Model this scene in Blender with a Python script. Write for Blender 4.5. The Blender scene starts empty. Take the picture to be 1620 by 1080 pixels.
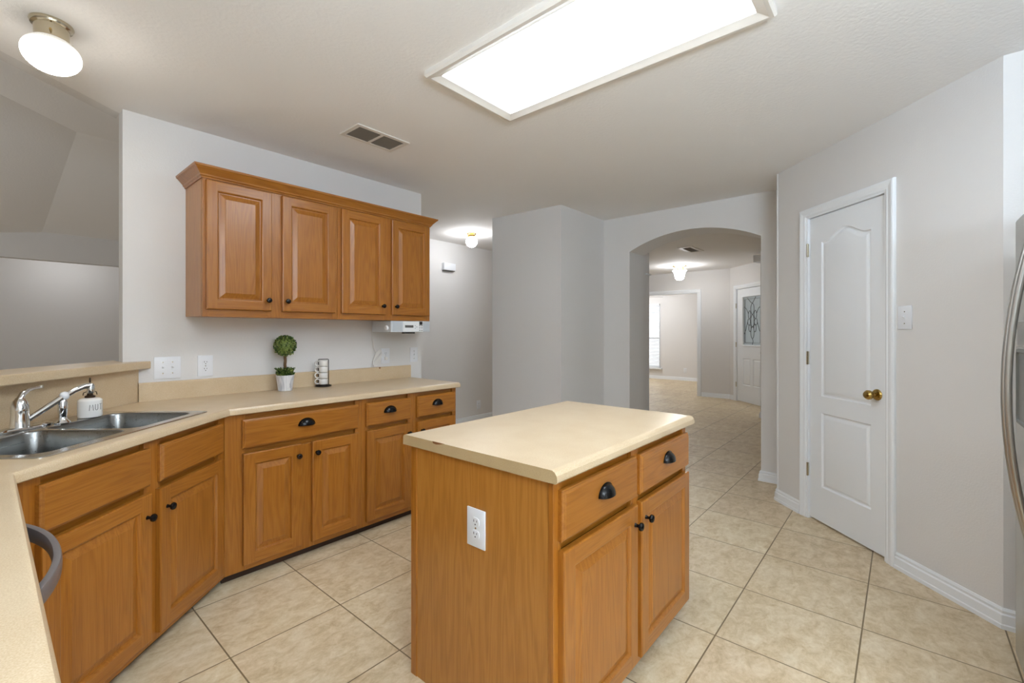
import bpy, bmesh, math, random
from mathutils import Vector, Matrix

S = bpy.context.scene
COL = S.collection

# ---------------------------------------------------------------- camera, world, exposure
TH = math.radians(40.7)
cam_d = bpy.data.cameras.new('camera')
cam = bpy.data.objects.new('camera', cam_d)
COL.objects.link(cam)
cam_d.sensor_width = 36.0
cam_d.sensor_fit = 'HORIZONTAL'
cam_d.lens = 36.0 * 720.0 / 1620.0
cam_d.shift_y = (524.0 - 540.0) / 1620.0
cam_d.clip_start = 0.02
cam.location = (0, 0, 1.31)
cam.rotation_euler = (math.radians(90), 0, TH - math.radians(90))
S.camera = cam

S.view_settings.view_transform = 'Standard'
S.view_settings.look = 'None'
S.view_settings.exposure = 0.27
S.view_settings.gamma = 1.0
S.view_settings.use_curve_mapping = False

W = bpy.data.worlds.new('world')
S.world = W
W.use_nodes = True
W.node_tree.nodes['Background'].inputs[0].default_value = (0.92, 0.96, 1.0, 1)
W.node_tree.nodes['Background'].inputs[1].default_value = 0.7
S.cycles.diffuse_bounces = 8
S.cycles.max_bounces = 14

PANEL_L, GLOBE_L, HALL_L, FOYER_L = 11.2, 35.0, 62.0, 40.0
FILL_W = 8.0                      # power of the added fill light behind the camera


def area_light(name, loc, rot, sx, sy, watts, color=(1, 1, 1)):
    l = bpy.data.lights.new(name, 'AREA')
    l.shape = 'RECTANGLE'
    l.size, l.size_y, l.energy, l.color = sx, sy, watts, color
    o = bpy.data.objects.new(name, l)
    o.location, o.rotation_euler = loc, rot
    COL.objects.link(o)
    return o


def point_light(name, loc, watts, radius=0.08, color=(1, .95, .88)):
    l = bpy.data.lights.new(name, 'POINT')
    l.energy, l.shadow_soft_size, l.color = watts, radius, color
    o = bpy.data.objects.new(name, l)
    o.location = loc
    COL.objects.link(o)
    return o


# two added, unseen fills near the camera, then daylight outside the far-room window
area_light('fill_behind_camera', (0.45, -2.78, 1.35), (math.radians(132), 0, 0), 1.7, 1.4, FILL_W, (.84, .92, 1))  # added fill, tilted up towards the ceiling
area_light('ceiling_fill_left', (-.60, -1.45, 1.62), (math.radians(174), 0, math.radians(-90)), 1.7, .9, 270, (.70, .85, 1))  # added upward fill that brightens the ceiling, no known source there
area_light('daylight_far_room', (12.45, 5.5, 1.2), (math.radians(90), 0, math.radians(90)), .9, 1.8, 2.6, (.95, .98, 1))
point_light('lamp_beyond_living_room', (0.79, 8.80, 2.36), 6.0, .09, (.95, .97, 1))
point_light('fill_nook', (-.15, -2.1, 2.0), 4, .14, (.95, .97, 1))  # small added fill light, with no fixture in the nook
point_light('lamp_living_room', (-1.6, 5.6, 1.6), 36, .15, (.92, .96, 1))
point_light('lamp_far_room', (10.9, 5.3, 2.1), 40, .1, (.95, .97, 1))

# ---------------------------------------------------------------- materials
def srgb(r, g, b):
    f = lambda c: (c / 255 / 12.92) if c / 255 <= .04045 else ((c / 255 + .055) / 1.055) ** 2.4
    return (f(r), f(g), f(b), 1)


def new_mat(name):
    m = bpy.data.materials.new(name)
    m.use_nodes = True
    nt = m.node_tree
    b = nt.nodes['Principled BSDF']
    return m, nt, b


def N(nt, t, **k):
    n = nt.nodes.new(t)
    for a, v in k.items():
        setattr(n, a, v)
    return n


def plain(name, col, rough=.5, metal=0.0, spec=.5, coat=0.0):
    m, nt, b = new_mat(name)
    b.inputs['Base Color'].default_value = col
    b.inputs['Roughness'].default_value = rough
    b.inputs['Metallic'].default_value = metal
    b.inputs['Specular IOR Level'].default_value = spec
    b.inputs['Coat Weight'].default_value = coat
    # faint wear in the gloss keeps large plain surfaces from looking plastic
    tc = N(nt, 'ShaderNodeTexCoord')
    no = N(nt, 'ShaderNodeTexNoise')
    no.inputs['Scale'].default_value = 18
    mr = N(nt, 'ShaderNodeMapRange')
    mr.inputs['To Min'].default_value = max(0, rough - .04)
    mr.inputs['To Max'].default_value = min(1, rough + .04)
    nt.links.new(tc.outputs['Object'], no.inputs['Vector'])
    nt.links.new(no.outputs['Fac'], mr.inputs['Value'])
    nt.links.new(mr.outputs['Result'], b.inputs['Roughness'])
    return m


def paint(name, col, bump=.12, scale=95.0, rough=.75):
    m, nt, b = new_mat(name)
    b.inputs['Base Color'].default_value = col
    b.inputs['Roughness'].default_value = rough
    b.inputs['Specular IOR Level'].default_value = .25
    tc = N(nt, 'ShaderNodeTexCoord')
    no = N(nt, 'ShaderNodeTexNoise')
    no.inputs['Scale'].default_value = scale
    no.inputs['Detail'].default_value = 3
    bp = N(nt, 'ShaderNodeBump')
    bp.inputs['Strength'].default_value = bump
    bp.inputs['Distance'].default_value = .004
    nt.links.new(tc.outputs['Object'], no.inputs['Vector'])
    nt.links.new(no.outputs['Fac'], bp.inputs['Height'])
    nt.links.new(bp.outputs['Normal'], b.inputs['Normal'])
    return m


def wood(name, axis, c_dark, c_mid, c_light):
    """honey oak; grain runs along local `axis` (0 = x, 2 = z)"""
    m, nt, b = new_mat(name)
    L = nt.links
    tc = N(nt, 'ShaderNodeTexCoord')
    oi = N(nt, 'ShaderNodeObjectInfo')
    vm = N(nt, 'ShaderNodeVectorMath', operation='SCALE')
    cmb = N(nt, 'ShaderNodeCombineXYZ')
    mul = N(nt, 'ShaderNodeMath', operation='MULTIPLY')
    mul.inputs[1].default_value = 7.3
    L.new(oi.outputs['Random'], mul.inputs[0])
    for i in range(3):
        L.new(mul.outputs[0], cmb.inputs[i])
    add = N(nt, 'ShaderNodeVectorMath', operation='ADD')
    L.new(tc.outputs['Object'], add.inputs[0])
    L.new(cmb.outputs[0], add.inputs[1])
    # broad cathedral figure
    mp = N(nt, 'ShaderNodeMapping')
    sc = [10.0, 10.0, 10.0]
    sc[axis] = .7
    mp.inputs['Scale'].default_value = sc
    L.new(add.outputs[0], mp.inputs['Vector'])
    n1 = N(nt, 'ShaderNodeTexNoise')
    n1.inputs['Scale'].default_value = 1.0
    n1.inputs['Detail'].default_value = 2
    n1.inputs['Distortion'].default_value = .35
    L.new(mp.outputs[0], n1.inputs['Vector'])
    ring = N(nt, 'ShaderNodeMath', operation='MULTIPLY')
    ring.inputs[1].default_value = 90
    L.new(n1.outputs['Fac'], ring.inputs[0])
    sn = N(nt, 'ShaderNodeMath', operation='SINE')
    L.new(ring.outputs[0], sn.inputs[0])
    # fine pores
    mp2 = N(nt, 'ShaderNodeMapping')
    sc2 = [420.0, 420.0, 420.0]
    sc2[axis] = 9.0
    mp2.inputs['Scale'].default_value = sc2
    L.new(add.outputs[0], mp2.inputs['Vector'])
    n2 = N(nt, 'ShaderNodeTexNoise')
    n2.inputs['Scale'].default_value = 1.0
    n2.inputs['Detail'].default_value = 4
    L.new(mp2.outputs[0], n2.inputs['Vector'])
    # combine
    a1 = N(nt, 'ShaderNodeMath', operation='MULTIPLY_ADD')
    a1.inputs[1].default_value = .05
    a1.inputs[2].default_value = .32
    L.new(sn.outputs[0], a1.inputs[0])
    a2 = N(nt, 'ShaderNodeMath', operation='MULTIPLY_ADD')
    a2.inputs[1].default_value = .38
    L.new(n2.outputs['Fac'], a2.inputs[0])
    L.new(a1.outputs[0], a2.inputs[2])
    cr = N(nt, 'ShaderNodeValToRGB')
    e = cr.color_ramp.elements
    e[0].position, e[0].color = .22, c_dark
    e[1].position, e[1].color = .80, c_light
    k = e.new(.5)
    k.color = c_mid
    L.new(a2.outputs[0], cr.inputs['Fac'])
    # slight board-to-board difference
    hsv = N(nt, 'ShaderNodeHueSaturation')
    mr = N(nt, 'ShaderNodeMapRange')
    mr.inputs['To Min'].default_value = .93
    mr.inputs['To Max'].default_value = 1.06
    L.new(oi.outputs['Random'], mr.inputs['Value'])
    L.new(mr.outputs[0], hsv.inputs['Value'])
    L.new(cr.outputs['Color'], hsv.inputs['Color'])
    L.new(hsv.outputs['Color'], b.inputs['Base Color'])
    b.inputs['Roughness'].default_value = .36
    b.inputs['Coat Weight'].default_value = .32
    b.inputs['Coat Roughness'].default_value = .22
    bp = N(nt, 'ShaderNodeBump')
    bp.inputs['Strength'].default_value = .08
    bp.inputs['Distance'].default_value = .002
    L.new(n2.outputs['Fac'], bp.inputs['Height'])
    L.new(bp.outputs['Normal'], b.inputs['Normal'])
    return m


def laminate(name, c1, c2, rough=.3):
    m, nt, b = new_mat(name)
    L = nt.links
    tc = N(nt, 'ShaderNodeTexCoord')
    n1 = N(nt, 'ShaderNodeTexNoise')
    n1.inputs['Scale'].default_value = 420
    n1.inputs['Detail'].default_value = 2
    n2 = N(nt, 'ShaderNodeTexNoise')
    n2.inputs['Scale'].default_value = 9
    n2.inputs['Detail'].default_value = 3
    L.new(tc.outputs['Object'], n1.inputs['Vector'])
    L.new(tc.outputs['Object'], n2.inputs['Vector'])
    mx = N(nt, 'ShaderNodeMath', operation='MULTIPLY_ADD')
    mx.inputs[1].default_value = .35
    L.new(n2.outputs['Fac'], mx.inputs[0])
    L.new(n1.outputs['Fac'], mx.inputs[2])
    cr = N(nt, 'ShaderNodeValToRGB')
    cr.color_ramp.elements[0].position = .45
    cr.color_ramp.elements[1].position = .9
    cr.color_ramp.elements[0].color = c1
    cr.color_ramp.elements[1].color = c2
    L.new(mx.outputs[0], cr.inputs['Fac'])
    L.new(cr.outputs['Color'], b.inputs['Base Color'])
    b.inputs['Roughness'].default_value = rough
    return m


def tile_floor():
    m, nt, b = new_mat('floor_tile')
    L = nt.links
    tc = N(nt, 'ShaderNodeTexCoord')
    mp = N(nt, 'ShaderNodeMapping')
    mp.inputs['Location'].default_value = (-.667 + .4715 * 20, -.138 + .4775 * 20, 0)
    L.new(tc.outputs['Object'], mp.inputs['Vector'])
    br = N(nt, 'ShaderNodeTexBrick', offset=0.0, squash=1.0)
    br.inputs['Scale'].default_value = 1
    br.inputs['Brick Width'].default_value = .4705
    br.inputs['Row Height'].default_value = .4775
    br.inputs['Mortar Size'].default_value = .0032
    br.inputs['Mortar Smooth'].default_value = .2
    br.inputs['Bias'].default_value = 0
    br.inputs['Color1'].default_value = (.40, .40, .40, 1)
    br.inputs['Color2'].default_value = (.60, .60, .60, 1)
    br.inputs['Mortar'].default_value = (.5, .5, .5, 1)
    L.new(mp.outputs[0], br.inputs['Vector'])
    # cloudy stone figure, streaked along x
    mp2 = N(nt, 'ShaderNodeMapping')
    mp2.inputs['Scale'].default_value = (5.5, 8.5, 1)
    mp2.inputs['Rotation'].default_value = (0, 0, .25)
    # shift the figure from tile to tile
    sft = N(nt, 'ShaderNodeVectorMath', operation='SCALE')
    sft.inputs['Scale'].default_value = 55
    L.new(br.outputs['Color'], sft.inputs[0])
    ad = N(nt, 'ShaderNodeVectorMath', operation='ADD')
    L.new(tc.outputs['Object'], ad.inputs[0])
    L.new(sft.outputs[0], ad.inputs[1])
    L.new(ad.outputs[0], mp2.inputs['Vector'])
    n1 = N(nt, 'ShaderNodeTexNoise')
    n1.inputs['Scale'].default_value = 2.0
    n1.inputs['Detail'].default_value = 10
    n1.inputs['Roughness'].default_value = .72
    n1.inputs['Distortion'].default_value = .5
    L.new(mp2.outputs[0], n1.inputs['Vector'])
    n3 = N(nt, 'ShaderNodeTexNoise')
    n3.inputs['Scale'].default_value = 46
    n3.inputs['Detail'].default_value = 4
    n3.inputs['Roughness'].default_value = .7
    L.new(ad.outputs[0], n3.inputs['Vector'])
    fm = N(nt, 'ShaderNodeMix', data_type='FLOAT')
    fm.inputs['Factor'].default_value = .26
    L.new(n1.outputs['Fac'], fm.inputs['A'])
    L.new(n3.outputs['Fac'], fm.inputs['B'])
    cr = N(nt, 'ShaderNodeValToRGB')
    e = cr.color_ramp.elements
    e[0].position, e[0].color = .32, srgb(176, 150, 112)
    e[1].position, e[1].color = .66, srgb(222, 208, 182)
    k = e.new(.5)
    k.color = srgb(205, 186, 153)
    L.new(fm.outputs['Result'], cr.inputs['Fac'])
    tint = N(nt, 'ShaderNodeMix', data_type='RGBA', blend_type='OVERLAY')
    tint.inputs['Factor'].default_value = .35
    L.new(cr.outputs['Color'], tint.inputs['A'])
    L.new(br.outputs['Color'], tint.inputs['B'])
    mix = N(nt, 'ShaderNodeMix', data_type='RGBA')
    L.new(br.outputs['Fac'], mix.inputs['Factor'])
    L.new(tint.outputs['Result'], mix.inputs['A'])
    mix.inputs['B'].default_value = srgb(122, 104, 76)
    L.new(mix.outputs['Result'], b.inputs['Base Color'])
    b.inputs['Roughness'].default_value = .42
    inv = N(nt, 'ShaderNodeMath', operation='SUBTRACT')
    inv.inputs[0].default_value = 1
    L.new(br.outputs['Fac'], inv.inputs[1])
    hn = N(nt, 'ShaderNodeMath', operation='MULTIPLY_ADD')
    hn.inputs[1].default_value = .12
    L.new(n1.outputs['Fac'], hn.inputs[0])
    L.new(inv.outputs[0], hn.inputs[2])
    bp = N(nt, 'ShaderNodeBump')
    bp.inputs['Strength'].default_value = .35
    bp.inputs['Distance'].default_value = .002
    L.new(hn.outputs[0], bp.inputs['Height'])
    L.new(bp.outputs['Normal'], b.inputs['Normal'])
    return m


def glow(name, col, strength, base=(.9, .9, .88, 1)):
    m, nt, b = new_mat(name)
    b.inputs['Base Color'].default_value = base
    b.inputs['Roughness'].default_value = .3
    b.inputs['Emission Color'].default_value = col
    b.inputs['Emission Strength'].default_value = strength
    return m


def metal(name, col, rough, streak=0.0, axis=0):
    m, nt, b = new_mat(name)
    b.inputs['Base Color'].default_value = col
    b.inputs['Metallic'].default_value = 1
    b.inputs['Roughness'].default_value = rough
    if streak:
        tc = N(nt, 'ShaderNodeTexCoord')
        mp = N(nt, 'ShaderNodeMapping')
        s = [260.0] * 3
        s[axis] = 2.0
        mp.inputs['Scale'].default_value = s
        no = N(nt, 'ShaderNodeTexNoise')
        no.inputs['Scale'].default_value = 1
        mr = N(nt, 'ShaderNodeMapRange')
        mr.inputs['To Min'].default_value = rough - streak
        mr.inputs['To Max'].default_value = rough + streak
        nt.links.new(tc.outputs['Object'], mp.inputs['Vector'])
        nt.links.new(mp.outputs[0], no.inputs['Vector'])
        nt.links.new(no.outputs['Fac'], mr.inputs['Value'])
        nt.links.new(mr.outputs[0], b.inputs['Roughness'])
    return m


M = {}
M['wall'] = paint('wall_paint', srgb(217, 215, 213), .16, 110)
M['ceil'] = paint('ceiling_paint', srgb(233, 231, 229), .35, 60, .85)
M['white'] = paint('trim_white', srgb(232, 235, 238), .02, 30, .4)
M['doorwhite'] = paint('door_white', srgb(230, 233, 236), .02, 30, .45)
M['floor'] = tile_floor()
DK, MD, LT = srgb(98, 52, 8), srgb(158, 97, 27), srgb(180, 122, 50)
M['woodv'] = wood('oak_vertical', 2, DK, MD, LT)
M['woodh'] = wood('oak_horizontal', 0, DK, MD, LT)
M['woodpanel'] = wood('oak_panel', 2, srgb(122, 72, 20), srgb(170, 112, 44), srgb(192, 138, 66))
M['toe'] = plain('toe_kick_and_gap_dark', srgb(52, 33, 18), .7)
M['lam'] = laminate('laminate_beige', srgb(192, 166, 130), srgb(213, 194, 164))
M['lamedge'] = laminate('laminate_cut_edge', srgb(172, 148, 108), srgb(192, 168, 128), .5)
M['chip'] = plain('chipped_core', srgb(128, 84, 44), .9)
M['black'] = plain('oil_rubbed_black', srgb(24, 23, 23), .2, .5)
M['steel'] = metal('brushed_steel', srgb(138, 138, 136), .28, .02, 0)
M['steelrim'] = metal('polished_steel_rim', srgb(196, 194, 190), .2)
M['fridge'] = metal('fridge_steel', srgb(190, 190, 187), .34, .05, 2)
M['fridgeside'] = plain('fridge_side_grey', srgb(150, 150, 148), .5)
M['chrome'] = metal('chrome', srgb(222, 224, 226), .07)
M['brass'] = metal('brass', srgb(176, 146, 84), .16)
M['nickel'] = metal('worn_nickel', srgb(196, 186, 164), .12)
M['plastic'] = plain('white_plastic', srgb(226, 228, 232), .35)
M['dispenser'] = plain('dispenser_grey', srgb(104, 106, 102), .4)
M['slot'] = plain('dark_slot', srgb(40, 38, 36), .6)
M['ceramic'] = plain('white_ceramic', srgb(232, 230, 226), .25)
M['ink'] = plain('grey_ink', srgb(108, 104, 100), .7)
M['bronze'] = plain('bronze_pump', srgb(74, 58, 44), .35, .7)
M['wire'] = plain('dark_wire', srgb(46, 40, 36), .4, .6)
M['grey'] = plain('dishwasher_handle_grey', srgb(118, 112, 112), .35, .2)
M['dwblack'] = plain('dishwasher_front', srgb(126, 124, 122), .35, .6)
M['radio'] = plain('radio_silver', srgb(206, 210, 214), .35, .15)
M['radiowhite'] = plain('radio_white_panel', srgb(232, 234, 234), .35)
M['mesh'] = plain('speaker_mesh', srgb(186, 192, 196), .6)
M['lcd'] = plain('lcd_grey', srgb(92, 90, 88), .25)
M['cord'] = plain('white_cord', srgb(232, 230, 226), .4)
M['vent'] = paint('vent_white', srgb(214, 208, 200), .02, 30, .5)
M['ventdark'] = plain('vent_dark', srgb(112, 104, 94), .8)
M['bark'] = plain('topiary_bark', srgb(104, 78, 54), .8)
M['panelglow'] = glow('light_panel_glow', (.83, .915, 1.0, 1), PANEL_L)


def globe_glow():
    """frosted shade whose bulb hangs low: the crown stays dim, the bowl burns bright"""
    m, nt, b = new_mat('globe_glow')
    b.inputs['Base Color'].default_value = (.9, .88, .84, 1)
    b.inputs['Roughness'].default_value = .25
    b.inputs['Emission Color'].default_value = (1.0, .95, .86, 1)
    tc = N(nt, 'ShaderNodeTexCoord')
    sp_ = N(nt, 'ShaderNodeSeparateXYZ')
    mr = N(nt, 'ShaderNodeMapRange', interpolation_type='SMOOTHSTEP')
    mr.inputs['From Min'].default_value = -.088
    mr.inputs['From Max'].default_value = -.188
    mr.inputs['To Min'].default_value = .22
    mr.inputs['To Max'].default_value = GLOBE_L
    nt.links.new(tc.outputs['Object'], sp_.inputs[0])
    nt.links.new(sp_.outputs['Z'], mr.inputs['Value'])
    nt.links.new(mr.outputs[0], b.inputs['Emission Strength'])
    return m


M['globeglow'] = globe_glow()
M['hallglow'] = glow('hall_globe_glow', (.95, .97, 1, 1), HALL_L)
M['foyerglow'] = glow('foyer_glass_glow', (.95, .97, 1, 1), FOYER_L)
M['lead'] = plain('lead_came', srgb(84, 82, 80), .4, .5)
M['blind'] = plain('blind_white', srgb(236, 238, 240), .5)
M['fan'] = plain('fan_blade_grey', srgb(150, 142, 134), .5)


def marble():
    m, nt, b = new_mat('marbled_pot')
    tc = N(nt, 'ShaderNodeTexCoord')
    mp = N(nt, 'ShaderNodeMapping')
    mp.inputs['Scale'].default_value = (13, 13, 3)
    no = N(nt, 'ShaderNodeTexNoise')
    no.inputs['Scale'].default_value = 1
    no.inputs['Detail'].default_value = 4
    no.inputs['Distortion'].default_value = 2.2
    cr = N(nt, 'ShaderNodeValToRGB')
    e = cr.color_ramp.elements
    e[0].position, e[0].color = .45, srgb(222, 222, 224)
    e[1].position, e[1].color = .55, srgb(226, 226, 228)
    k = e.new(.48)
    k.color = srgb(172, 174, 182)
    nt.links.new(tc.outputs['Object'], mp.inputs['Vector'])
    nt.links.new(mp.outputs[0], no.inputs['Vector'])
    nt.links.new(no.outputs['Fac'], cr.inputs['Fac'])
    nt.links.new(cr.outputs['Color'], b.inputs['Base Color'])
    b.inputs['Roughness'].default_value = .3
    return m


def leafmat():
    m, nt, b = new_mat('boxwood_leaf')
    g = N(nt, 'ShaderNodeNewGeometry')
    cr = N(nt, 'ShaderNodeValToRGB')
    e = cr.color_ramp.elements
    e[0].position, e[0].color = 0, srgb(22, 42, 12)
    e[1].position, e[1].color = 1, srgb(168, 178, 96)
    k = e.new(.6)
    k.color = srgb(66, 100, 34)
    nt.links.new(g.outputs['Random Per Island'], cr.inputs['Fac'])
    nt.links.new(cr.outputs['Color'], b.inputs['Base Color'])
    b.inputs['Roughness'].default_value = .4
    return m


def frosted():
    m, nt, b = new_mat('frosted_door_glass')
    b.inputs['Base Color'].default_value = srgb(214, 222, 224)
    b.inputs['Roughness'].default_value = .55
    b.inputs['Transmission Weight'].default_value = .85
    return m


def clear():
    m, nt, b = new_mat('window_glass')
    b.inputs['Base Color'].default_value = (1, 1, 1, 1)
    b.inputs['Roughness'].default_value = .02
    b.inputs['Transmission Weight'].default_value = 1
    b.inputs['IOR'].default_value = 1.1
    return m


M['marble'] = marble()
M['leaf'] = leafmat()
M['frost'] = frosted()
M['glass'] = clear()


# ---------------------------------------------------------------- mesh helpers
class B:
    def __init__(s):
        s.bm = bmesh.new()

    def box(s, x0, x1, y0, y1, z0, z1, bev=0, mat=0, seg=2):
        t = bmesh.new()
        vs = [t.verts.new((x, y, z)) for x in (x0, x1) for y in (y0, y1) for z in (z0, z1)]
        for f in ((0, 1, 3, 2), (4, 6, 7, 5), (0, 4, 5, 1), (2, 3, 7, 6), (0, 2, 6, 4), (1, 5, 7, 3)):
            t.faces.new([vs[i] for i in f])
        if bev:
            bmesh.ops.bevel(t, geom=t.edges[:], offset=bev, segments=seg, profile=.5, affect='EDGES')
        s.add(t, mat)
        return s

    def add(s, t, mat=0, mtx=None):
        if mtx is not None:
            bmesh.ops.transform(t, matrix=mtx, verts=t.verts)
        mp = {}
        for v in t.verts:
            mp[v] = s.bm.verts.new(v.co)
        for f in t.faces:
            try:
                nf = s.bm.faces.new([mp[v] for v in f.verts])
            except ValueError:
                continue
            nf.material_index = mat if mat is not None else f.material_index
        t.free()

    def rings(s, rings, mat=0, cap0=True, cap1=True, closed=True):
        """bridge successive loops of points"""
        R = [[s.bm.verts.new(p) for p in r] for r in rings]
        n = len(R[0])
        for a, b in zip(R, R[1:]):
            for i in range(n if closed else n - 1):
                j = (i + 1) % n
                f = s.bm.faces.new((a[i], a[j], b[j], b[i]))
                f.material_index = mat
        if cap0:
            s.bm.faces.new(list(reversed(R[0]))).material_index = mat
        if cap1:
            s.bm.faces.new(R[-1]).material_index = mat
        return R

    def prism(s, poly, z0, z1, mat=0):
        s.rings([[(x, y, z0) for x, y in poly], [(x, y, z1) for x, y in poly]], mat)
        return s

    def lathe(s, prof, seg=24, origin=(0, 0, 0), axis='z', mat=0, cap0=True, cap1=True, sx=1, sy=1):
        rr = []
        for r, h in prof:
            ring = []
            for i in range(seg):
                a = 2 * math.pi * i / seg
                c, d = r * math.cos(a) * sx, r * math.sin(a) * sy
                p = (c, d, h) if axis == 'z' else ((c, -h, d) if axis == '-y' else (h, c, d))
                ring.append((p[0] + origin[0], p[1] + origin[1], p[2] + origin[2]))
            rr.append(ring)
        s.rings(rr, mat, cap0, cap1)
        return s

    def tube(s, pts, r, seg=10, mat=0, flat=1.0, caps=True):
        """sweep a circle (r may be a list) along pts; flat squeezes the second axis"""
        pts = [Vector(p) for p in pts]
        rs = r if isinstance(r, (list, tuple)) else [r] * len(pts)
        up = Vector((0, 0, 1))
        prev = None
        rr = []
        for i, p in enumerate(pts):
            t = (pts[min(i + 1, len(pts) - 1)] - pts[max(i - 1, 0)]).normalized()
            if prev is None:
                a = up.cross(t)
                if a.length < .1:
                    a = Vector((1, 0, 0)).cross(t)
            else:
                a = prev - t * prev.dot(t)
            a.normalize()
            b = t.cross(a)
            prev = a
            rr.append([tuple(p + (a * math.cos(2 * math.pi * k / seg) + b * flat * math.sin(2 * math.pi * k / seg)) * rs[i]) for k in range(seg)])
        s.rings(rr, mat, caps, caps)
        return s

    def strip(s, pts, half_t, half_w, mat=0):
        """flat bar swept along pts in a horizontal plane: half_w is vertical"""
        pts = [Vector(p) for p in pts]
        rr = []
        for i, p in enumerate(pts):
            t = (pts[min(i + 1, len(pts) - 1)] - pts[max(i - 1, 0)]).normalized()
            a = Vector((0, 0, 1)).cross(t).normalized()
            c = []
            for k in range(12):
                an = 2 * math.pi * k / 12
                ca, sa = math.cos(an), math.sin(an)
                q = lambda v: math.copysign(abs(v) ** .55, v)
                c.append(tuple(p + a * q(ca) * half_t + Vector((0, 0, 1)) * q(sa) * half_w))
            rr.append(c)
        s.rings(rr, mat)
        return s

    def obj(s, name, mats, parent=None, smooth=False, loc=None, rotz=None):
        bmesh.ops.recalc_face_normals(s.bm, faces=s.bm.faces)
        me = bpy.data.meshes.new(name)
        s.bm.to_mesh(me)
        s.bm.free()
        if not isinstance(mats, (list, tuple)):
            mats = [mats]
        for k in mats:
            me.materials.append(M[k] if isinstance(k, str) else k)
        o = bpy.data.objects.new(name, me)
        COL.objects.link(o)
        if parent is not None:
            o.parent = parent
        if loc is not None:
            o.location = loc
        if rotz is not None:
            o.rotation_euler = (0, 0, rotz)
        if smooth:
            for p in me.polygons:
                p.use_smooth = True
            if smooth != 'all':
                try:
                    me.set_sharp_from_angle(angle=math.radians(smooth if isinstance(smooth, (int, float)) and smooth > 1 else 40))
                except Exception:
                    pass
        return o


def thing(name, label, cat, loc=(0, 0, 0), rotz=0, group=None):
    o = bpy.data.objects.new(name, None)
    o.empty_display_size = .05
    COL.objects.link(o)
    o.location, o.rotation_euler = loc, (0, 0, rotz)
    o['label'], o['category'] = label, cat
    if group:
        o['group'] = group
    return o


def tag(o, label, cat, group=None):
    o['label'], o['category'] = label, cat
    if group:
        o['group'] = group
    return o


def struct(o, label=None, cat=None):
    o['kind'] = 'structure'
    if label:
        o['label'], o['category'] = label, cat or 'wall'
    return o


CZ = 2.53           # ceiling height
# ---------------------------------------------------------------- key lines of the plan
WY = 3.25           # kitchen back wall face
CF = 2.61           # worktop front edge, back run
A0 = Vector((.823, CF))                  # inner corner of worktop
DV = Vector((.733, .680)).normalized()   # along the sink run, left to right
NV = Vector((-DV.y, DV.x))               # into the sink run
LX = .060                                # worktop front edge, left run
DANG = math.atan2(DV.y, DV.x)


def dpt(s, o):
    """point on the sink run: s to the left of the inner corner, o behind the worktop edge"""
    p = A0 - DV * s + NV * o
    return (p.x, p.y)


# ---------------------------------------------------------------- setting: floor, ceilings, walls
b = B(); b.box(-4, 13.2, -3.2, 11, -.06, 0)
struct(b.obj('floor', 'floor'), 'beige stone-look tile floor with dark grout', 'floor')

ce = lambda x: 3.33 + (x - .5) * .781
# kitchen, hall and foyer ceiling
poly = [(-.74, -3.0), (13.0, -3.0), (13.0, 6.6), (1.9, 6.6), (1.9, 3.355), (.5, 3.355), (.5, ce(.5)), (-.74, ce(-.74))]
b = B(); b.prism(poly, CZ, CZ + .12)
struct(b.obj('ceiling', 'ceil'), 'flat kitchen and hall ceiling with light orange-peel texture', 'ceiling')
# back wall with upper cabinets
b = B(); b.box(.5, 2.54, WY, WY + .105, 0, CZ)
struct(b.obj('wall_back', 'wall'), 'pale grey kitchen wall behind the upper cabinets', 'wall')
# diagonal half wall under the raised bar
h0, h1 = .652, .765
pA, pB = dpt(.0, h0), dpt(0, h1)
at_x = lambda o, x: (x, A0.y + NV.y * o + (x - A0.x - NV.x * o) * DV.y / DV.x)
xw = lambda o, y: (A0.x + NV.x * o + (y - A0.y - NV.y * o) * DV.x / DV.y, y)
b = B(); b.prism([xw(h0, WY), at_x(h0, -.62), at_x(h1, -.62), xw(h1, WY)], 0, 1.099)
struct(b.obj('wall_bar', 'wall'), 'low diagonal wall carrying the raised bar', 'wall')
b = B(); b.box(-.74, -.62, -2.9, -2.3, 0, CZ); b.box(-.74, -.62, -.6, ce(-.7), 0, CZ); b.box(-.74, -.62, -2.3, -.6, 0, 1.07); b.box(-.74, -.62, -2.3, -.6, 2.17, CZ)
struct(b.obj('wall_left', 'wall'))
# wall behind the camera, with an added window opening
b = B()
b.box(-.74, -.4, -2.92, -2.8, 0, CZ); b.box(1.3, 1.67, -2.92, -2.8, 0, CZ)
b.box(-.4, 1.3, -2.92, -2.8, 0, .4); b.box(-.4, 1.3, -2.92, -2.8, 2.3, CZ)
struct(b.obj('wall_behind', 'wall'))
b = B(); b.box(1.55, 1.67, -2.8, -1.12, 0, CZ)
struct(b.obj('wall_nook', 'wall'))
b = B(); b.box(1.55, 3.06, -1.24, -1.12, 0, CZ)
struct(b.obj('wall_alcove', 'wall'))
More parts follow.
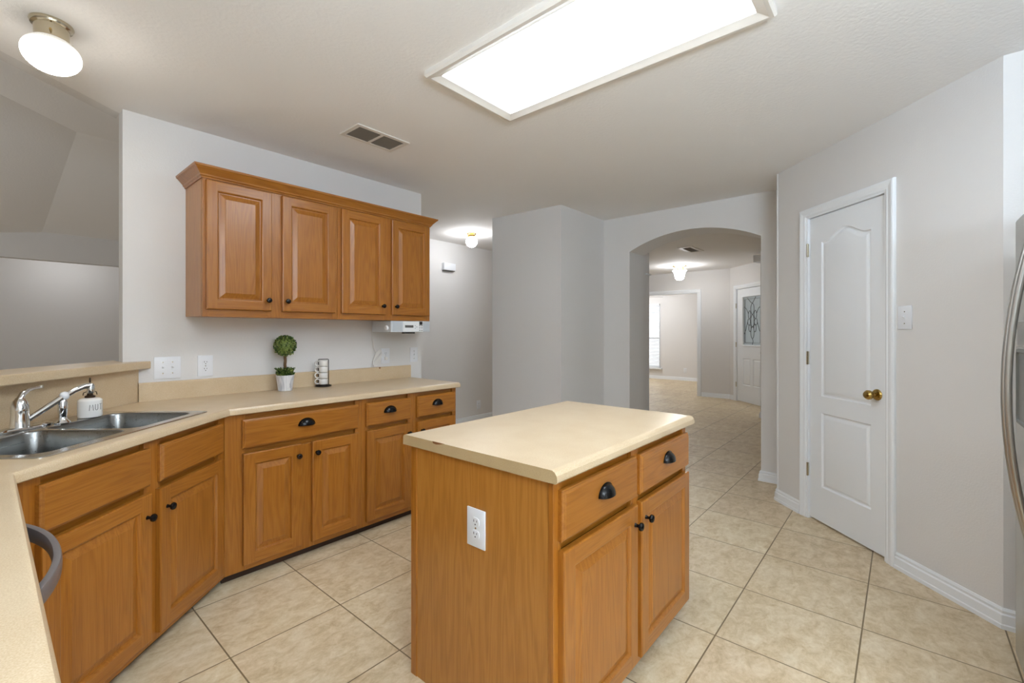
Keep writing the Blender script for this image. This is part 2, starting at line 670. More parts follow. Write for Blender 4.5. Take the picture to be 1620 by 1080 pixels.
# pantry: diagonal wall with door opening + return by the fridge
PC = 3.28
PO = Vector((4.011, 4.011 - PC, 0))
PANG = math.radians(-135)
pl = lambda x, y=0: (PO.x + x * math.cos(PANG) - y * math.sin(PANG), PO.y + x * math.sin(PANG) + y * math.cos(PANG))
PD0, PD1, PDH = .303, .935, 2.112        # door opening in wall coordinates
PL = (4.011 - 2.945) * math.sqrt(2)
b = B()
b.box(0, PD0, 0, .11, 0, CZ); b.box(PD1, PL, 0, .11, 0, CZ); b.box(PD0, PD1, 0, .11, PDH, CZ)
struct(b.obj('wall_pantry', 'wall', loc=PO, rotz=PANG), 'diagonal wall holding the white pantry door', 'wall')
b = B(); b.box(PD0 - .1, PD1 + .1, .6, .65, 0, CZ)
struct(b.obj('wall_pantry_inside', 'wall', loc=PO, rotz=PANG))
b = B(); b.box(2.945, 3.06, -1.12, -.335, 0, CZ)
struct(b.obj('wall_fridge', 'wall'), 'narrow wall return beside the refrigerator', 'wall')
b = B(); b.box(4.02, 4.46, .62, .745, 0, CZ)
struct(b.obj('wall_pantry_far', 'wall'))

# arch wall
AX0, AX1, AYR, AYL = 4.46, 4.80, .949, 2.196
AYC, AHW = (AYR + AYL) / 2, (AYL - AYR) / 2
SPR, RISE = 2.150, .150
R_ = (AHW ** 2 + RISE ** 2) / (2 * RISE)
arc = lambda y, spr=SPR: spr - (R_ - RISE) + math.sqrt(max(0, R_ ** 2 - (y - AYC) ** 2))
b = B()
b.box(AX0, AX1, .62, AYR, 0, CZ)
b.box(AX0, AX1, AYL, 2.56, 0, CZ)
ys = [AYR + (AYL - AYR) * i / 28 for i in range(29)]
b.rings([[(x, y, z) for x, y, z in ((AX0, y, arc(y)), (AX1, y, arc(y)), (AX1, y, CZ), (AX0, y, CZ))] for y in ys], cap0=True, cap1=True)
struct(b.obj('wall_arch', 'wall'), 'wall with the arched opening to the foyer', 'wall')
# second, slightly recessed jamb behind the arch on its left side
b = B(); b.box(AX1, 5.10, 2.263, 2.56, 0, CZ)
struct(b.obj('wall_arch_reveal', 'wall'))
b = B(); b.box(5.0, 5.11, 2.246, 2.263, 1.965, 1.982)
struct(b.obj('trim_1', 'white'))
# closet block left of the arch
b = B(); b.prism([(3.632, 2.535), (3.632, 2.545), (3.592, 3.37), (4.80, 3.37), (4.80, 2.5), (3.632, 2.5)], 0, CZ)
struct(b.obj('wall_closet', 'wall'), 'pale grey wall corner between the hall and the arch', 'wall')
# hall and foyer
b = B(); b.box(1.9, 9.45, 4.73, 4.85, 0, CZ)
struct(b.obj('wall_hall', 'wall'), 'hall wall behind the kitchen carrying the small white box', 'wall')
b = B(); b.box(1.9, 2.02, 3.355, 4.73, 0, CZ)
struct(b.obj('wall_hall_left', 'wall'))  # unseen wall, added to close the hall end for the lighting
FX = 9.45
OY0, OY1, OH = 3.16, 4.55, 2.10       # opening to the far room
b = B()
b.box(FX, FX + .12, 2.545, OY0, 0, CZ); b.box(FX, FX + .12, OY1, 4.85, 0, CZ); b.box(FX, FX + .12, OY0, OY1, OH, CZ)
struct(b.obj('wall_foyer_far', 'wall'), 'foyer end wall with the cased opening', 'wall')
EC = 6.90
EO = Vector((9.45, 9.45 - EC, 0))
ED0, ED1, EDH = .205, 1.125, 2.115     # front door opening along the angled wall
EL = (9.45 - 8.545) * math.sqrt(2)
b = B()
b.box(-.004, ED0, 0, .12, 0, CZ); b.box(ED1, EL + .1, 0, .12, 0, CZ); b.box(ED0, ED1, 0, .12, EDH, CZ)
struct(b.obj('wall_entry', 'wall', loc=EO, rotz=PANG), 'angled foyer wall with the front door', 'wall')
b = B(); b.prism([(7.70, .5), (7.70, 1.645), (8.60, 1.645), (8.60, .5)], 0, CZ)
struct(b.obj('wall_foyer_right', 'wall'))
b = B(); b.box(4.80, 7.70, .38, .5, 0, CZ)
struct(b.obj('wall_foyer_side', 'wall'))
# far room
b = B()
wy0, wy1, wz0, wz1 = 5.09, 5.98, .30, 2.07
b.box(12.2, 12.32, 2.5, wy0, 0, CZ); b.box(12.2, 12.32, wy1, 6.6, 0, CZ)
b.box(12.2, 12.32, wy0, wy1, 0, wz0); b.box(12.2, 12.32, wy0, wy1, wz1, CZ)
struct(b.obj('wall_far_room', 'wall'), 'far room wall with the blind-covered window', 'wall')
b = B(); b.box(9.45, 12.32, 6.5, 6.6, 0, CZ)
struct(b.obj('wall_far_left', 'wall'))
b = B(); b.box(9.57, 12.2, 2.5, 2.6, 0, CZ)
struct(b.obj('wall_far_right', 'wall'))
b = B(); b.box(9.45, 9.57, 4.85, 6.5, 0, CZ)
struct(b.obj('wall_far_near', 'wall'))

# living room beyond the bar: walls and hipped vault
b = B(); b.box(1.9, 2.02, 4.85, 10.2, 0, 3.3)
struct(b.obj('wall_living_right', 'wall'))
b = B(); b.box(.5, 1.9, WY + .105, WY + .2, CZ + .12, 3.3)
struct(b.obj('wall_living_near', 'wall'))
b = B(); b.box(-3.6, -3.5, 0, 10.2, 0, 3.3)
struct(b.obj('wall_living_left', 'wall'))
b = B(); b.box(-3.5, -.74, 1.2, 1.32, 0, 3.3)
struct(b.obj('wall_living_front', 'wall'))
b = B(); b.box(-3.5, 1.9, 7.86, 7.98, 2.17, 2.75)
struct(b.obj('wall_living_header', 'wall'), 'dim header wall over the opening at the far side of the living room', 'wall')
b = B(); b.box(-3.5, 1.9, 9.5, 9.62, 0, 2.75)
struct(b.obj('wall_living_far', 'wall'), 'brightly lit wall beyond the living room', 'wall')
b = B(); b.box(-3.5, 1.9, 7.98, 9.62, CZ, CZ + .1)
struct(b.obj('ceiling_passage', 'ceil'))
zt = 3.2
C_ = Vector((.58, 5.95, zt)); Hd = Vector((-.06, .99, -.36)); He = C_ + Hd * 1.96
k = 3.6
b = B()
vs = lambda *p: b.bm.faces.new([b.bm.verts.new(q) for q in p])
L1 = C_ + Vector((-1, -1, 0)) * k
vs((C_.x, C_.y, zt), (2.0, C_.y, zt), (2.0, 1.0, zt), (L1.x, 1.0, zt), (L1.x, L1.y, zt))          # flat top
sl = (C_.z - He.z) / (He.y - C_.y)
vs((C_.x, C_.y, zt), tuple(He), (2.0, He.y, He.z), (2.0, C_.y, zt))                                # far slope
P1 = He + Vector((-1, -1, 0)) * k - Vector((0, 0, 0))
vs((C_.x, C_.y, zt), tuple(L1), tuple(P1), tuple(He))                                              # clipped-corner slope
# continue the corner slope down to the header plane
nrm = Vector((1, 1, 0)).cross(Hd)
zz = lambda x, y: C_.z - (nrm.x * (x - C_.x) + nrm.y * (y - C_.y)) / nrm.z
P2 = Vector((-1.3, He.y, max(2.2, zz(-1.3, He.y))))
vs(tuple(He), tuple(P1), (-3.5, P1.y, 2.2), (-3.5, He.y + .02, 2.0), tuple(P2))
struct(b.obj('ceiling_living', 'ceil'), 'grey vaulted living room ceiling seen over the bar', 'ceiling')
b = B(); b.box(-3.6, 2.1, 1.1, 10.2, 3.35, 3.4)
struct(b.obj('ceiling_roof', 'ceil'))
# riser between the kitchen ceiling edge and the vault
b = B(); b.prism([(.5, ce(.5) + .001), (-.74, ce(-.74) + .001), (-.74, ce(-.74) + .1), (.5, ce(.5) + .1)], CZ + .002, 3.3)
struct(b.obj('wall_riser', 'wall'))


# baseboards -----------------------------------------------------
def baseboard(name, pts, h=.088):
    """profiled skirting along a plan polyline; the room lies to the right of travel"""
    b = B()
    prof = [(0, 0), (.020, 0), (.020, .018), (.016, .022), (.015, .060), (.009, .066), (.011, .078), (.006, h), (0, h)]
    rows = []
    n = len(pts)
    P = [Vector(p) for p in pts]
    for i, p in enumerate(P):
        d0 = (P[i] - P[i - 1]).normalized() if i > 0 else None
        d1 = (P[i + 1] - P[i]).normalized() if i < n - 1 else None
        if d0 is None: d0 = d1
        if d1 is None: d1 = d0
        n0, n1 = Vector((d0.y, -d0.x)), Vector((d1.y, -d1.x))
        m = (n0 + n1)
        m = m / (1 + n0.dot(n1))
        rows.append([(p.x + m.x * o, p.y + m.y * o, z) for o, z in prof])
    b.rings(rows)
    return struct(b.obj(name, 'white'))


pq = lambda x: Vector(pl(x, -.001))
baseboard('baseboard_pantry_near', [(pl(PD1 + .066, -.001)), pl(PL + .001, -.001), (2.944, -1.1)][::-1][::1] if False else [Vector((2.944, -1.1)), Vector(pl(PL, -.001)), Vector(pl(PD1 + .060, -.001))][::-1])
baseboard('baseboard_pantry_far', [Vector((4.46, .746)), Vector((4.03, .746)), Vector(pl(-.0, -.001)), Vector(pl(PD0 - .06, -.001))][::-1][::-1])
baseboard('baseboard_arch_right', [Vector((4.80, AYR + .001)), Vector((4.459, AYR + .001)), Vector((4.459, .746))])
baseboard('baseboard_arch_left', [Vector((4.459, 2.499)), Vector((4.459, AYL - .001)), Vector((4.80, AYL - .001))])
baseboard('baseboard_closet', [Vector((3.591, 3.37)), Vector((3.631, 2.54)), Vector((3.631, 2.499)), Vector((4.44, 2.499))])
baseboard('baseboard_hall', [Vector((2.1, 4.729)), Vector((9.4, 4.729))])
baseboard('baseboard_foyer', [Vector((FX - .001, OY0 - .075)), Vector((FX - .001, EO.y)), Vector((EO.x - .001 - (ED0 - .06) * .7071, EO.y - (ED0 - .06) * .7071))])
baseboard('baseboard_foyer_right', [Vector((8.5, 1.646)), Vector((7.699, 1.646)), Vector((7.699, .55))])
baseboard('baseboard_far_room', [Vector((12.199, 6.5)), Vector((12.199, 2.6))])


# casings --------------------------------------------------------
def casing(name, x0, x1, h, w, loc, rotz, label=None):
    """moulded casing round an opening, on the front face of a wall (y = 0, room at -y)"""
    b = B()
    prof = [(0, 0), (0, -.010), (.008, -.014), (.018, -.013), (.030, -.017), (w - .012, -.020), (w - .004, -.018), (w, -.012), (w, 0)]
    path = [((x0, 0), (-1, 0)), ((x0, h), (-1, 1)), ((x1, h), (1, 1)), ((x1, 0), (1, 0))]
    rows = []
    for (x, z), (dx, dz) in path:
        rows.append([(x + dx * o, y, z + dz * o) for o, y in prof])
    b.rings(rows)
    # jamb lining
    b.box(x0 - .001, x0 + .012, -.006, .11, 0, h, mat=0); b.box(x1 - .012, x1 + .001, -.006, .11, 0, h); b.box(x0 + .012, x1 - .012, -.006, .11, h - .012, h)
    o = struct(b.obj(name, 'white', loc=loc, rotz=rotz))
    return o


casing('trim_2', PD0, PD1, PDH, .056, PO, PANG)
casing('trim_3', ED0, ED1, EDH, .060, EO, PANG)
# the opening to the far room faces -x: local x runs along -y
casing('trim_4', -(OY1 - 4.8), -(OY0 - 4.8), OH, .066, (FX, 4.8, 0), math.radians(-90))

# ---------------------------------------------------------------- pantry door (door_1)
def curve_top(x, x0, x1, z, rise):
    """cathedral top of the upper panel"""
    t = (x - x0) / (x1 - x0)
    if t < .08 or t > .92:
        return z
    u = (t - .08) / .84
    return z + rise * (.5 - .5 * math.cos(2 * math.pi * u)) ** .9


def panel_loop(x0, x1, z0, z1, rise, inset, n=20):
    pts = [(x0 + inset, z0 + inset), (x1 - inset, z0 + inset)]
    for i in range(n + 1):
        x = x1 - inset + (x0 + inset - x1 + inset) * i / n
        pts.append((x, curve_top(x, x0 + inset, x1 - inset, z1, rise) - inset))
    return pts


def moulded_panel(b, x0, x1, z0, z1, rise, y, depth=.010, mat=0):
    """pressed panel: sunk border rising back to a flat field, drawn on face y"""
    L = [panel_loop(x0, x1, z0, z1, rise, i) for i in (0, .007, .016, .030, .038)]
    Y = [y, y + depth, y + depth, y + .001, y - .0]
    b.rings([[(px, yy, pz) for px, pz in lp] for lp, yy in zip(L, Y)], mat, cap0=False, cap1=True)
    return L[0]


def panel_door(name, w, h, t, panels, mat, parent=None, loc=None, rotz=None):
    """slab door, front at y = 0, with moulded panels (x0, x1, z0, z1, rise) let into the front face"""
    b = B()
    bm = b.bm
    outer = [(.0, 0), (w, 0), (w, h), (0, h)]
    ov = [bm.verts.new((x, 0, z)) for x, z in outer]
    edges = [bm.edges.new((ov[i], ov[(i + 1) % 4])) for i in range(4)]
    back = [bm.verts.new((x, t, z)) for x, z in outer]
    for i in range(4):
        j = (i + 1) % 4
        bm.faces.new((ov[i], back[i], back[j], ov[j]))
    bm.faces.new(back)
    for p in panels:
        lp = moulded_panel(b, *p, 0)
        bm.verts.ensure_lookup_table()
    bmesh.ops.remove_doubles(bm, verts=bm.verts, dist=1e-6)
    # open boundary edges on the front plane: fill between outer frame and panel loops
    be = [e for e in bm.edges if len(e.link_faces) <= 1]
    bmesh.ops.triangle_fill(bm, use_beauty=True, use_dissolve=False, edges=be, normal=(0, -1, 0))
    return b.obj(name, mat, parent, smooth=30, loc=loc, rotz=rotz)


def hinge(parent, x, z, y=-.004, mat='nickel'):
    b = B()
    b.box(x - .016, x + .0, y - .001, y + .004, z - .045, z + .045)
    b.lathe([(.0045, z - .047), (.006, z - .045), (.006, z + .045), (.0045, z + .047)], 8, (x - .002, y - .007, 0))
    return b.obj('hinge', mat, parent)


dw = PD1 - PD0 - .030
d1 = panel_door('door_1', dw, PDH - .03, .035,
                [(.105, dw - .105, .855, 1.905, .062), (.105, dw - .105, .235, .742, 0)], 'doorwhite',
                loc=(pl(PD0 + .015, .012)[0], pl(PD0 + .015, .012)[1], .014), rotz=PANG)
struct(d1, 'closed white pantry door with arched upper panel and brass knob', 'door')
for z in (.33, 1.11, 1.865):
    hinge(d1, .0, z, y=-.012)
b = B()
b.lathe([(.033, 0), (.033, .004), (.028, .010), (.012, .014), (.011, .030), (.020, .038), (.0275, .050), (.0275, .062), (.020, .072), (.008, .076)], 24, (dw - .062, 0, .925), '-y')
b.obj('knob', 'brass', d1, smooth=30)
b = B(); b.box(dw - .0005, dw + .0015, .006, .024, .895, .955)
b.obj('latch_plate', 'brass', d1)

# front door (door_2) with leaded light
ew = ED1 - ED0 - .03
gx0, gx1, gz0, gz1 = .165, ew - .165, 1.03, 1.945
bd = B()
bd.box(0, gx0, 0, .044, 0, EDH - .03); bd.box(gx1, ew, 0, .044, 0, EDH - .03)
bd.box(gx0, gx1, 0, .044, gz1, EDH - .03)
d2 = bd.obj('door_2', 'doorwhite', loc=(EO.x + (ED0 + .015) * math.cos(PANG) - .02 * math.sin(PANG), EO.y + (ED0 + .015) * math.sin(PANG) + .02 * math.cos(PANG), .012), rotz=PANG)
struct(d2, 'white front door with leaded glass seen through the arch', 'door')
lowp = panel_door('lower_panel', gx1 - gx0, gz0, .044, [(.0, (gx1 - gx0) / 2 - .035, .32, .80, 0), ((gx1 - gx0) / 2 + .035, gx1 - gx0, .32, .80, 0)] if False else
                  [(.012, (gx1 - gx0) / 2 - .045, .31, .80, 0), ((gx1 - gx0) / 2 + .045, gx1 - gx0 - .012, .31, .80, 0)], 'doorwhite', d2, loc=(gx0, 0, 0))
b = B()
fr = .022
rows = []
for o, y in ((-.006, 0), (-.006, -.012), (.010, -.014), (fr, -.004), (fr, .016)):
    rows.append([(gx0 + o, y, gz0 + o), (gx1 - o, y, gz0 + o), (gx1 - o, y, gz1 - o), (gx0 + o, y, gz1 - o)])
b.rings(rows, cap0=False, cap1=False)
b.obj('glass_frame', 'doorwhite', d2)
b = B(); b.box(gx0 + .004, gx1 - .004, .018, .024, gz0 + .004, gz1 - .004)
b.obj('door_glass', 'frost', d2)
cx, cz = (gx0 + gx1) / 2, (gz0 + gz1) / 2


def came(name, pts, closed=False):
    b = B()
    p = [(x, .015, z) for x, z in pts]
    if closed:
        p = p + [p[0]]
    b.tube(p, .0045, 6)
    return b.obj(name, 'lead', d2)


def oval(x, z, a, c, n=16):
    return [(x + a * math.cos(2 * math.pi * i / n), z + c * math.sin(2 * math.pi * i / n)) for i in range(n)]


for (ox, oz, oa, oc) in ((0, .0, .048, .115), (0, .215, .05, .10), (0, -.21, .05, .11), (-.085, .11, .036, .075), (.085, .11, .036, .075),
                         (-.10, -.02, .042, .06), (.10, -.02, .046, .06), (-.075, -.13, .034, .065), (.075, -.13, .036, .07)):
    came('lead_loop', oval(cx + ox, cz + oz, oa, oc), True)
came('lead_line', [(cx - .0, gz0 + .03), (cx + .02, gz0 + .09), (cx, cz - .32)])
came('lead_line', [(cx, cz + .315), (cx + .03, gz1 - .11), (cx + .10, gz1 - .03)])
came('lead_line', [(cx, cz + .315), (cx - .05, gz1 - .12), (cx - .15, gz1 - .04)])
for sgn in (-1, 1):
    came('lead_line', [(cx + sgn * .145, cz - .02), (cx + sgn * .20, cz - .16), (gx0 + .03 if sgn < 0 else gx1 - .03, cz - .24)])
    came('lead_line', [(cx + sgn * .12, cz + .13), (cx + sgn * .18, cz + .22), (gx0 + .03 if sgn < 0 else gx1 - .03, cz + .26)])
came('lead_border', [(gx0 + .055, gz0 + .06), (gx1 - .055, gz0 + .06), (gx1 - .055, gz1 - .06), (gx0 + .055, gz1 - .06)], True)
for z in (.30, 1.05, 1.78):
    hinge(d2, 0.0, z, -.022)
b = B()
b.lathe([(.028, 0), (.028, .006), (.011, .012), (.011, .035), (.026, .048), (.026, .062), (.01, .070)], 16, (ew - .07, 0, .93), '-y')
b.obj('knob', 'brass', d2, smooth=30)

# ---------------------------------------------------------------- cabinet makers
def cup_pull(parent, x, z, w=.092):
    """half-dome bin pull opening downwards"""
    b = B()
    rr = []
    n, m = 18, 8
    for j in range(m + 1):
        ph = math.pi / 2 * j / m
        ring = []
        for i in range(n + 1):
            th = math.pi * i / n
            r = math.cos(ph)
            ring.append((x + w / 2 * r * math.cos(th), -.027 * math.sin(ph) - .001, z - .012 + .038 * r * math.sin(th)))
        rr.append(ring)
    inner = []
    R = b.rings(rr, 0, False, False, closed=False)
    # flange against the drawer
    fl = [(x + (w / 2 + .004) * math.cos(math.pi * i / n), -.0005, z - .012 + .042 * math.sin(math.pi * i / n)) for i in range(n + 1)]
    fl2 = [(p[0], -.0015, p[2]) for p in fl]
    V = [[b.bm.verts.new(p) for p in ring] for ring in (fl, fl2)]
    for i in range(n):
        b.bm.faces.new((V[0][i], V[0][i + 1], V[1][i + 1], V[1][i]))
        b.bm.faces.new((V[1][i], V[1][i + 1], R[0][i + 1], R[0][i]))
    # underside shell
    rr2 = [[(px + (x - px) * .08, py * .86, z - .012 + (pz - z + .012) * .92) for px, py, pz in ring] for ring in rr]
    R2 = b.rings(rr2, 0, False, False, closed=False)
    for k in range(m):
        b.bm.faces.new((R[k][0], R[k + 1][0], R2[k + 1][0], R2[k][0]))
        b.bm.faces.new((R[k][-1], R2[k][-1], R2[k + 1][-1], R[k + 1][-1]))
    return b.obj('cup_pull', 'black', parent, smooth=50)


def knob(parent, x, z):
    b = B()
    b.lathe([(.008, 0), (.0065, .003), (.0055, .012), (.007, .016), (.0145, .020), (.0155, .025), (.013, .030), (.006, .033)], 18, (x, 0, z), '-y')
    return b.obj('knob', 'black', parent, smooth=40)


def cab_door(parent, x0, x1, z0, z1, y, knob_at=None, t=.022, st=.056):
    """raised-panel oak door; front face at y - t"""
    b = B()
    bm = b.bm
    w, h = x1 - x0, z1 - z0
    q = lambda i, yy: [(i, yy, i), (w - i, yy, i), (w - i, yy, h - i), (i, yy, h - i)]
    # back, edge and rounded lip
    b.rings([q(0, 0), q(0, -t + .005), q(.0015, -t + .0015), q(.005, -t)], 0, True, False)
    s = st
    # frame: stiles full height, rails between
    P = lambda x, z: bm.verts.new((x, -t, z))
    i = .005
    ls = [P(i, i), P(s, i), P(s, s), P(s, h - s), P(s, h - i), P(i, h - i)]
    bm.faces.new(ls).material_index = 0
    rs = [P(w - i, i), P(w - i, h - i), P(w - s, h - i), P(w - s, h - s), P(w - s, s), P(w - s, i)]
    bm.faces.new(rs).material_index = 0
    bm.faces.new([P(s, i), P(w - s, i), P(w - s, s), P(s, s)]).material_index = 1
    bm.faces.new([P(s, h - s), P(w - s, h - s), P(w - s, h - i), P(s, h - i)]).material_index = 1
    # sticking, groove, bevel and raised field
    rp = [q(s, -t), q(s + .003, -t + .001), q(s + .007, -t + .007), q(s + .009, -t + .0115), q(s + .014, -t + .0115), q(s + .040, -t + .0030), q(s + .0415, -t + .0012)]
    b.rings(rp, 0, False, True)
    bmesh.ops.remove_doubles(bm, verts=bm.verts, dist=1e-6)
    o = b.obj('door', ['woodv', 'woodh'], parent, loc=(x0, y, z0))
    if knob_at:
        kx, kz = knob_at
        k = knob(o, kx - x0, kz - z0)
        k.location = (0, -t, 0)
    return o


def drawer_front(parent, x0, x1, z0, z1, y, pull=True, t=.022, name='drawer'):
    b = B()
    w, h = x1 - x0, z1 - z0
    q = lambda i, yy: [(i, yy, i), (w - i, yy, i), (w - i, yy, h - i), (i, yy, h - i)]
    b.rings([q(0, 0), q(0, -t + .010), q(.002, -t + .0075), q(.005, -t + .006), q(.009, -t + .001), q(.012, -t)], 0)
    o = b.obj(name, ['woodh'], parent, loc=(x0, y, z0))
    if pull:
        c = cup_pull(o, w / 2, h / 2 + .012)
        c.location = (0, -t, 0)
    return o


def face_frame(parent, x0, x1, z0, z1, y, stiles, rails, t=.019, name='face_frame', flush=False):
    """stiles: list of (xa, xb); rails: list of (za, zb) running between first and last stile"""
    b = B()
    ends = [(st[0], st[1], st[2] if len(st) > 2 else z1) for st in stiles]
    for xa, xb, zt_ in ends:
        b.box(xa, xb, y, y + t, z0, zt_, .001, 0, 1)
    for za, zb in rails:
        full = [st for st in ends if st[2] >= zb - .001]
        rec = .0 if (za <= z0 + .001 or flush) else .016
        for p, q in zip(full, full[1:]):
            b.box(p[1], q[0], y + rec + .0003, y + t + (.006 if rec else 0), za, zb, 0, 1)
    return b.obj(name, ['woodv', 'woodh'], parent)


def carcass(parent, x0, x1, y0, y1, z0, z1, t=.016, top=True, mat='woodpanel'):
    b = B()
    b.box(x0, x0 + t, y0, y1, z0, z1); b.box(x1 - t, x1, y0, y1, z0, z1)
    b.box(x0 + t, x1 - t, y1 - t, y1, z0, z1); b.box(x0 + t, x1 - t, y0, y1 - t, z0, z0 + t)
    if top:
        b.box(x0 + t, x1 - t, y0, y1 - t, z1 - t, z1)
    return b.obj('carcass', mat, parent)


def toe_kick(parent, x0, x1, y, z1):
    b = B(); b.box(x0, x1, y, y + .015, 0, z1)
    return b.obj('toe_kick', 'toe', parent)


# heights measured on every base unit
DZ = (.694, .845)      # drawer
LZ = (.080, .667)      # door
FB = .048              # bottom of the face frame
CT = .875              # underside of worktop

def base_unit(label, loc, x0, x1, drawers, doors, fx0=None, fx1=None, mids=(), depth=.585, rotz=0, pulls=True, name='base_cabinet', top=True, knobs=None, group='oak base cabinets along the back wall'):
    t = thing(name, label, 'cabinet', loc, rotz, group)
    carcass(t, x0 + .02, x1, .0255, depth, FB + .002, CT, top=top)
    st = [(x0, fx0)] + list(mids) + [(fx1, x1)]
    face_frame(t, x0, x1, FB, CT, 0, st, [(FB, LZ[0] + .012), (LZ[1] - .012, DZ[0] + .012), (DZ[1] - .012, CT)])
    toe_kick(t, x0, x1, .045, FB + .03)
    for a, c in drawers:
        drawer_front(t, a, c, DZ[0], DZ[1], -.0005, pulls)
    for (a, c), kx in zip(doors, knobs):
        cab_door(t, a, c, LZ[0], LZ[1], -.0005, (kx, LZ[1] - .066))
    # dark interior so gaps between fronts read as depth
    return t


BY = 2.640
base_unit('wide oak base cabinet with one long drawer over two doors, next to the sink', (0, BY, 0), .8075, 1.5845,
          [(.887, 1.557)], [(.890, 1.197), (1.257, 1.557)], .905, 1.540, [(1.18, 1.275, LZ[1] - .012)], knobs=[1.172, 1.281])
base_unit('narrow oak base cabinet, middle of the three along the back wall', (0, BY, 0), 1.5855, 1.9895,
          [(1.614, 1.961)], [(1.614, 1.961)], 1.632, 1.944, knobs=[1.936])
base_unit('oak end base cabinet under the radio, partly hidden by the island', (0, BY, 0), 1.9905, 2.398,
          [(2.018, 2.377)], [(2.018, 2.377)], 2.036, 2.360, knobs=[2.050])

# sink base on the diagonal: local x = 0 at its left end
SL = 1.016
so = dpt(SL, .033)
sink_cab = thing('sink_cabinet', 'oak corner sink cabinet with two false drawer fronts over two doors', 'cabinet', (so[0], so[1], 0), DANG)
sx = lambda s: SL - s
carcass(sink_cab, .10, SL - .02, .0275, .56, FB + .002, .70, top=False)
face_frame(sink_cab, -.010, sx(-.0083), FB, CT, 0, [(-.010, sx(.935)), (sx(.526), sx(.44)), (sx(.044), sx(-.0083))],
           [(FB, LZ[0] + .012), (LZ[1] - .012, DZ[0] + .012), (DZ[1] - .012, CT)])
toe_kick(sink_cab, .07, SL - .03, .05, FB + .03)
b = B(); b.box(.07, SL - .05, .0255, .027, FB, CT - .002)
b.obj('gap_shade_sheet', 'toe', sink_cab)  # dark sheet in place of the shade inside the front gaps
for a, c in ((.953, .511), (.456, .026)):
    drawer_front(sink_cab, sx(a), sx(c), DZ[0], DZ[1], -.0005, False, name='false_drawer_front')
cab_door(sink_cab, sx(.953), sx(.511), LZ[0], LZ[1], -.0005, (sx(.538), .578))
cab_door(sink_cab, sx(.466), sx(.026), LZ[0], LZ[1], -.0005, (sx(.428), .582))

# ---------------------------------------------------------------- dishwasher in the left run
dwt = thing('dishwasher', 'grey dishwasher under the left worktop showing only its bowed handle', 'dishwasher', (.040, 1.185, 0), math.radians(90))
b = B(); b.box(.0, .598, .03, .58, .06, .868, .002)
b.obj('body', 'fridgeside', dwt)
b = B(); b.box(.003, .595, .002, .03, .10, .865, .004)
b.obj('door', 'dwblack', dwt)
b = B(); b.box(.003, .595, .06, .075, .0, .095)
b.obj('toe_kick', 'toe', dwt)
b = B()
hp = []
for i in range(25):
    u = i / 24
    x = .012 + .574 * u
    y = .002 - .072 * (1 - abs(2 * u - 1) ** 2.2)
    hp.append((x, y, .798))
b.strip(hp, .0085, .019)
b.obj('handle', 'grey', dwt, smooth=40)
b = B(); b.box(.0, .118, 0, .03, FB, CT, .001)
tag(b.obj('filler_panel', 'woodv', loc=(.040, 1.79, 0), rotz=math.radians(90)), 'oak filler strip between dishwasher and sink cabinet', 'panel')

# ---------------------------------------------------------------- worktop
def line_x(o):
    """worktop front polyline inset by o from the edge"""
    # back run: y = CF + o ; diagonal: offset o ; left run: x = LX - o
    pa = A0 + NV * o
    ax = pa.x + (CF + o - pa.y) * DV.x / DV.y
    bx = LX - o
    byy = pa.y + (bx - pa.x) * DV.y / DV.x
    return (ax, CF + o), (bx, byy)


def top_poly(o):
    a, c = line_x(o)
    r = min(o, .006)
    return [(2.42 - r, CF + o), a, c, (LX - o, -1.0), (-.612, -1.0), at_x(.640, -.612), xw(.640, WY - .002), (2.42 - r, WY - .002)]


# sink geometry on the diagonal
SS0, SS1, SO0, SO1 = .075, .913, .054, .602


def rrect(x0, x1, y0, y1, r, n=6):
    pts = []
    for cx_, cy_, a0 in ((x1 - r, y0 + r, -90), (x1 - r, y1 - r, 0), (x0 + r, y1 - r, 90), (x0 + r, y0 + r, 180)):
        for i in range(n + 1):
            a = math.radians(a0 + 90 * i / n)
            pts.append((cx_ + r * math.cos(a), cy_ + r * math.sin(a)))
    return pts


b = B()
prof = [(.005, .876), (.0, .880), (.0, .897), (.002, .9045), (.006, .9105), (.012, .9135), (.017, .914)]
R = b.rings([[(x, y, z) for x, y in top_poly(o)] for o, z in prof], 0, False, False)
hole = [dpt(SS1 - .016 - x, SO0 + .016 + y) for x, y in rrect(0, SS1 - SS0 - .032, 0, SO1 - SO0 - .032, .03)]
ht = [b.bm.verts.new((x, y, .914)) for x, y in hole]
hb = [b.bm.verts.new((x, y, .876)) for x, y in hole]
n = len(ht)
for i in range(n):
    b.bm.faces.new((ht[i], ht[(i + 1) % n], hb[(i + 1) % n], hb[i]))
for loop, hl, nz in ((R[-1], ht, 1), (R[0], hb, -1)):
    for q in ((0, 7, 6, 1), (2, 5, 4, 3)):
        b.bm.faces.new([loop[i] for i in q])
    ring = [loop[i] for i in (1, 6, 5, 2)]
    es = []
    for lp in (ring, hl):
        for i in range(len(lp)):
            es.append(b.bm.edges.get((lp[i], lp[(i + 1) % len(lp)])) or b.bm.edges.new((lp[i], lp[(i + 1) % len(lp)])))
    bmesh.ops.triangle_fill(b.bm, use_beauty=True, edges=es, normal=(0, 0, nz))
ct = b.obj('countertop', 'lam', smooth=25)
tag(ct, 'beige laminate worktop running along the back wall and round the sink corner', 'countertop')
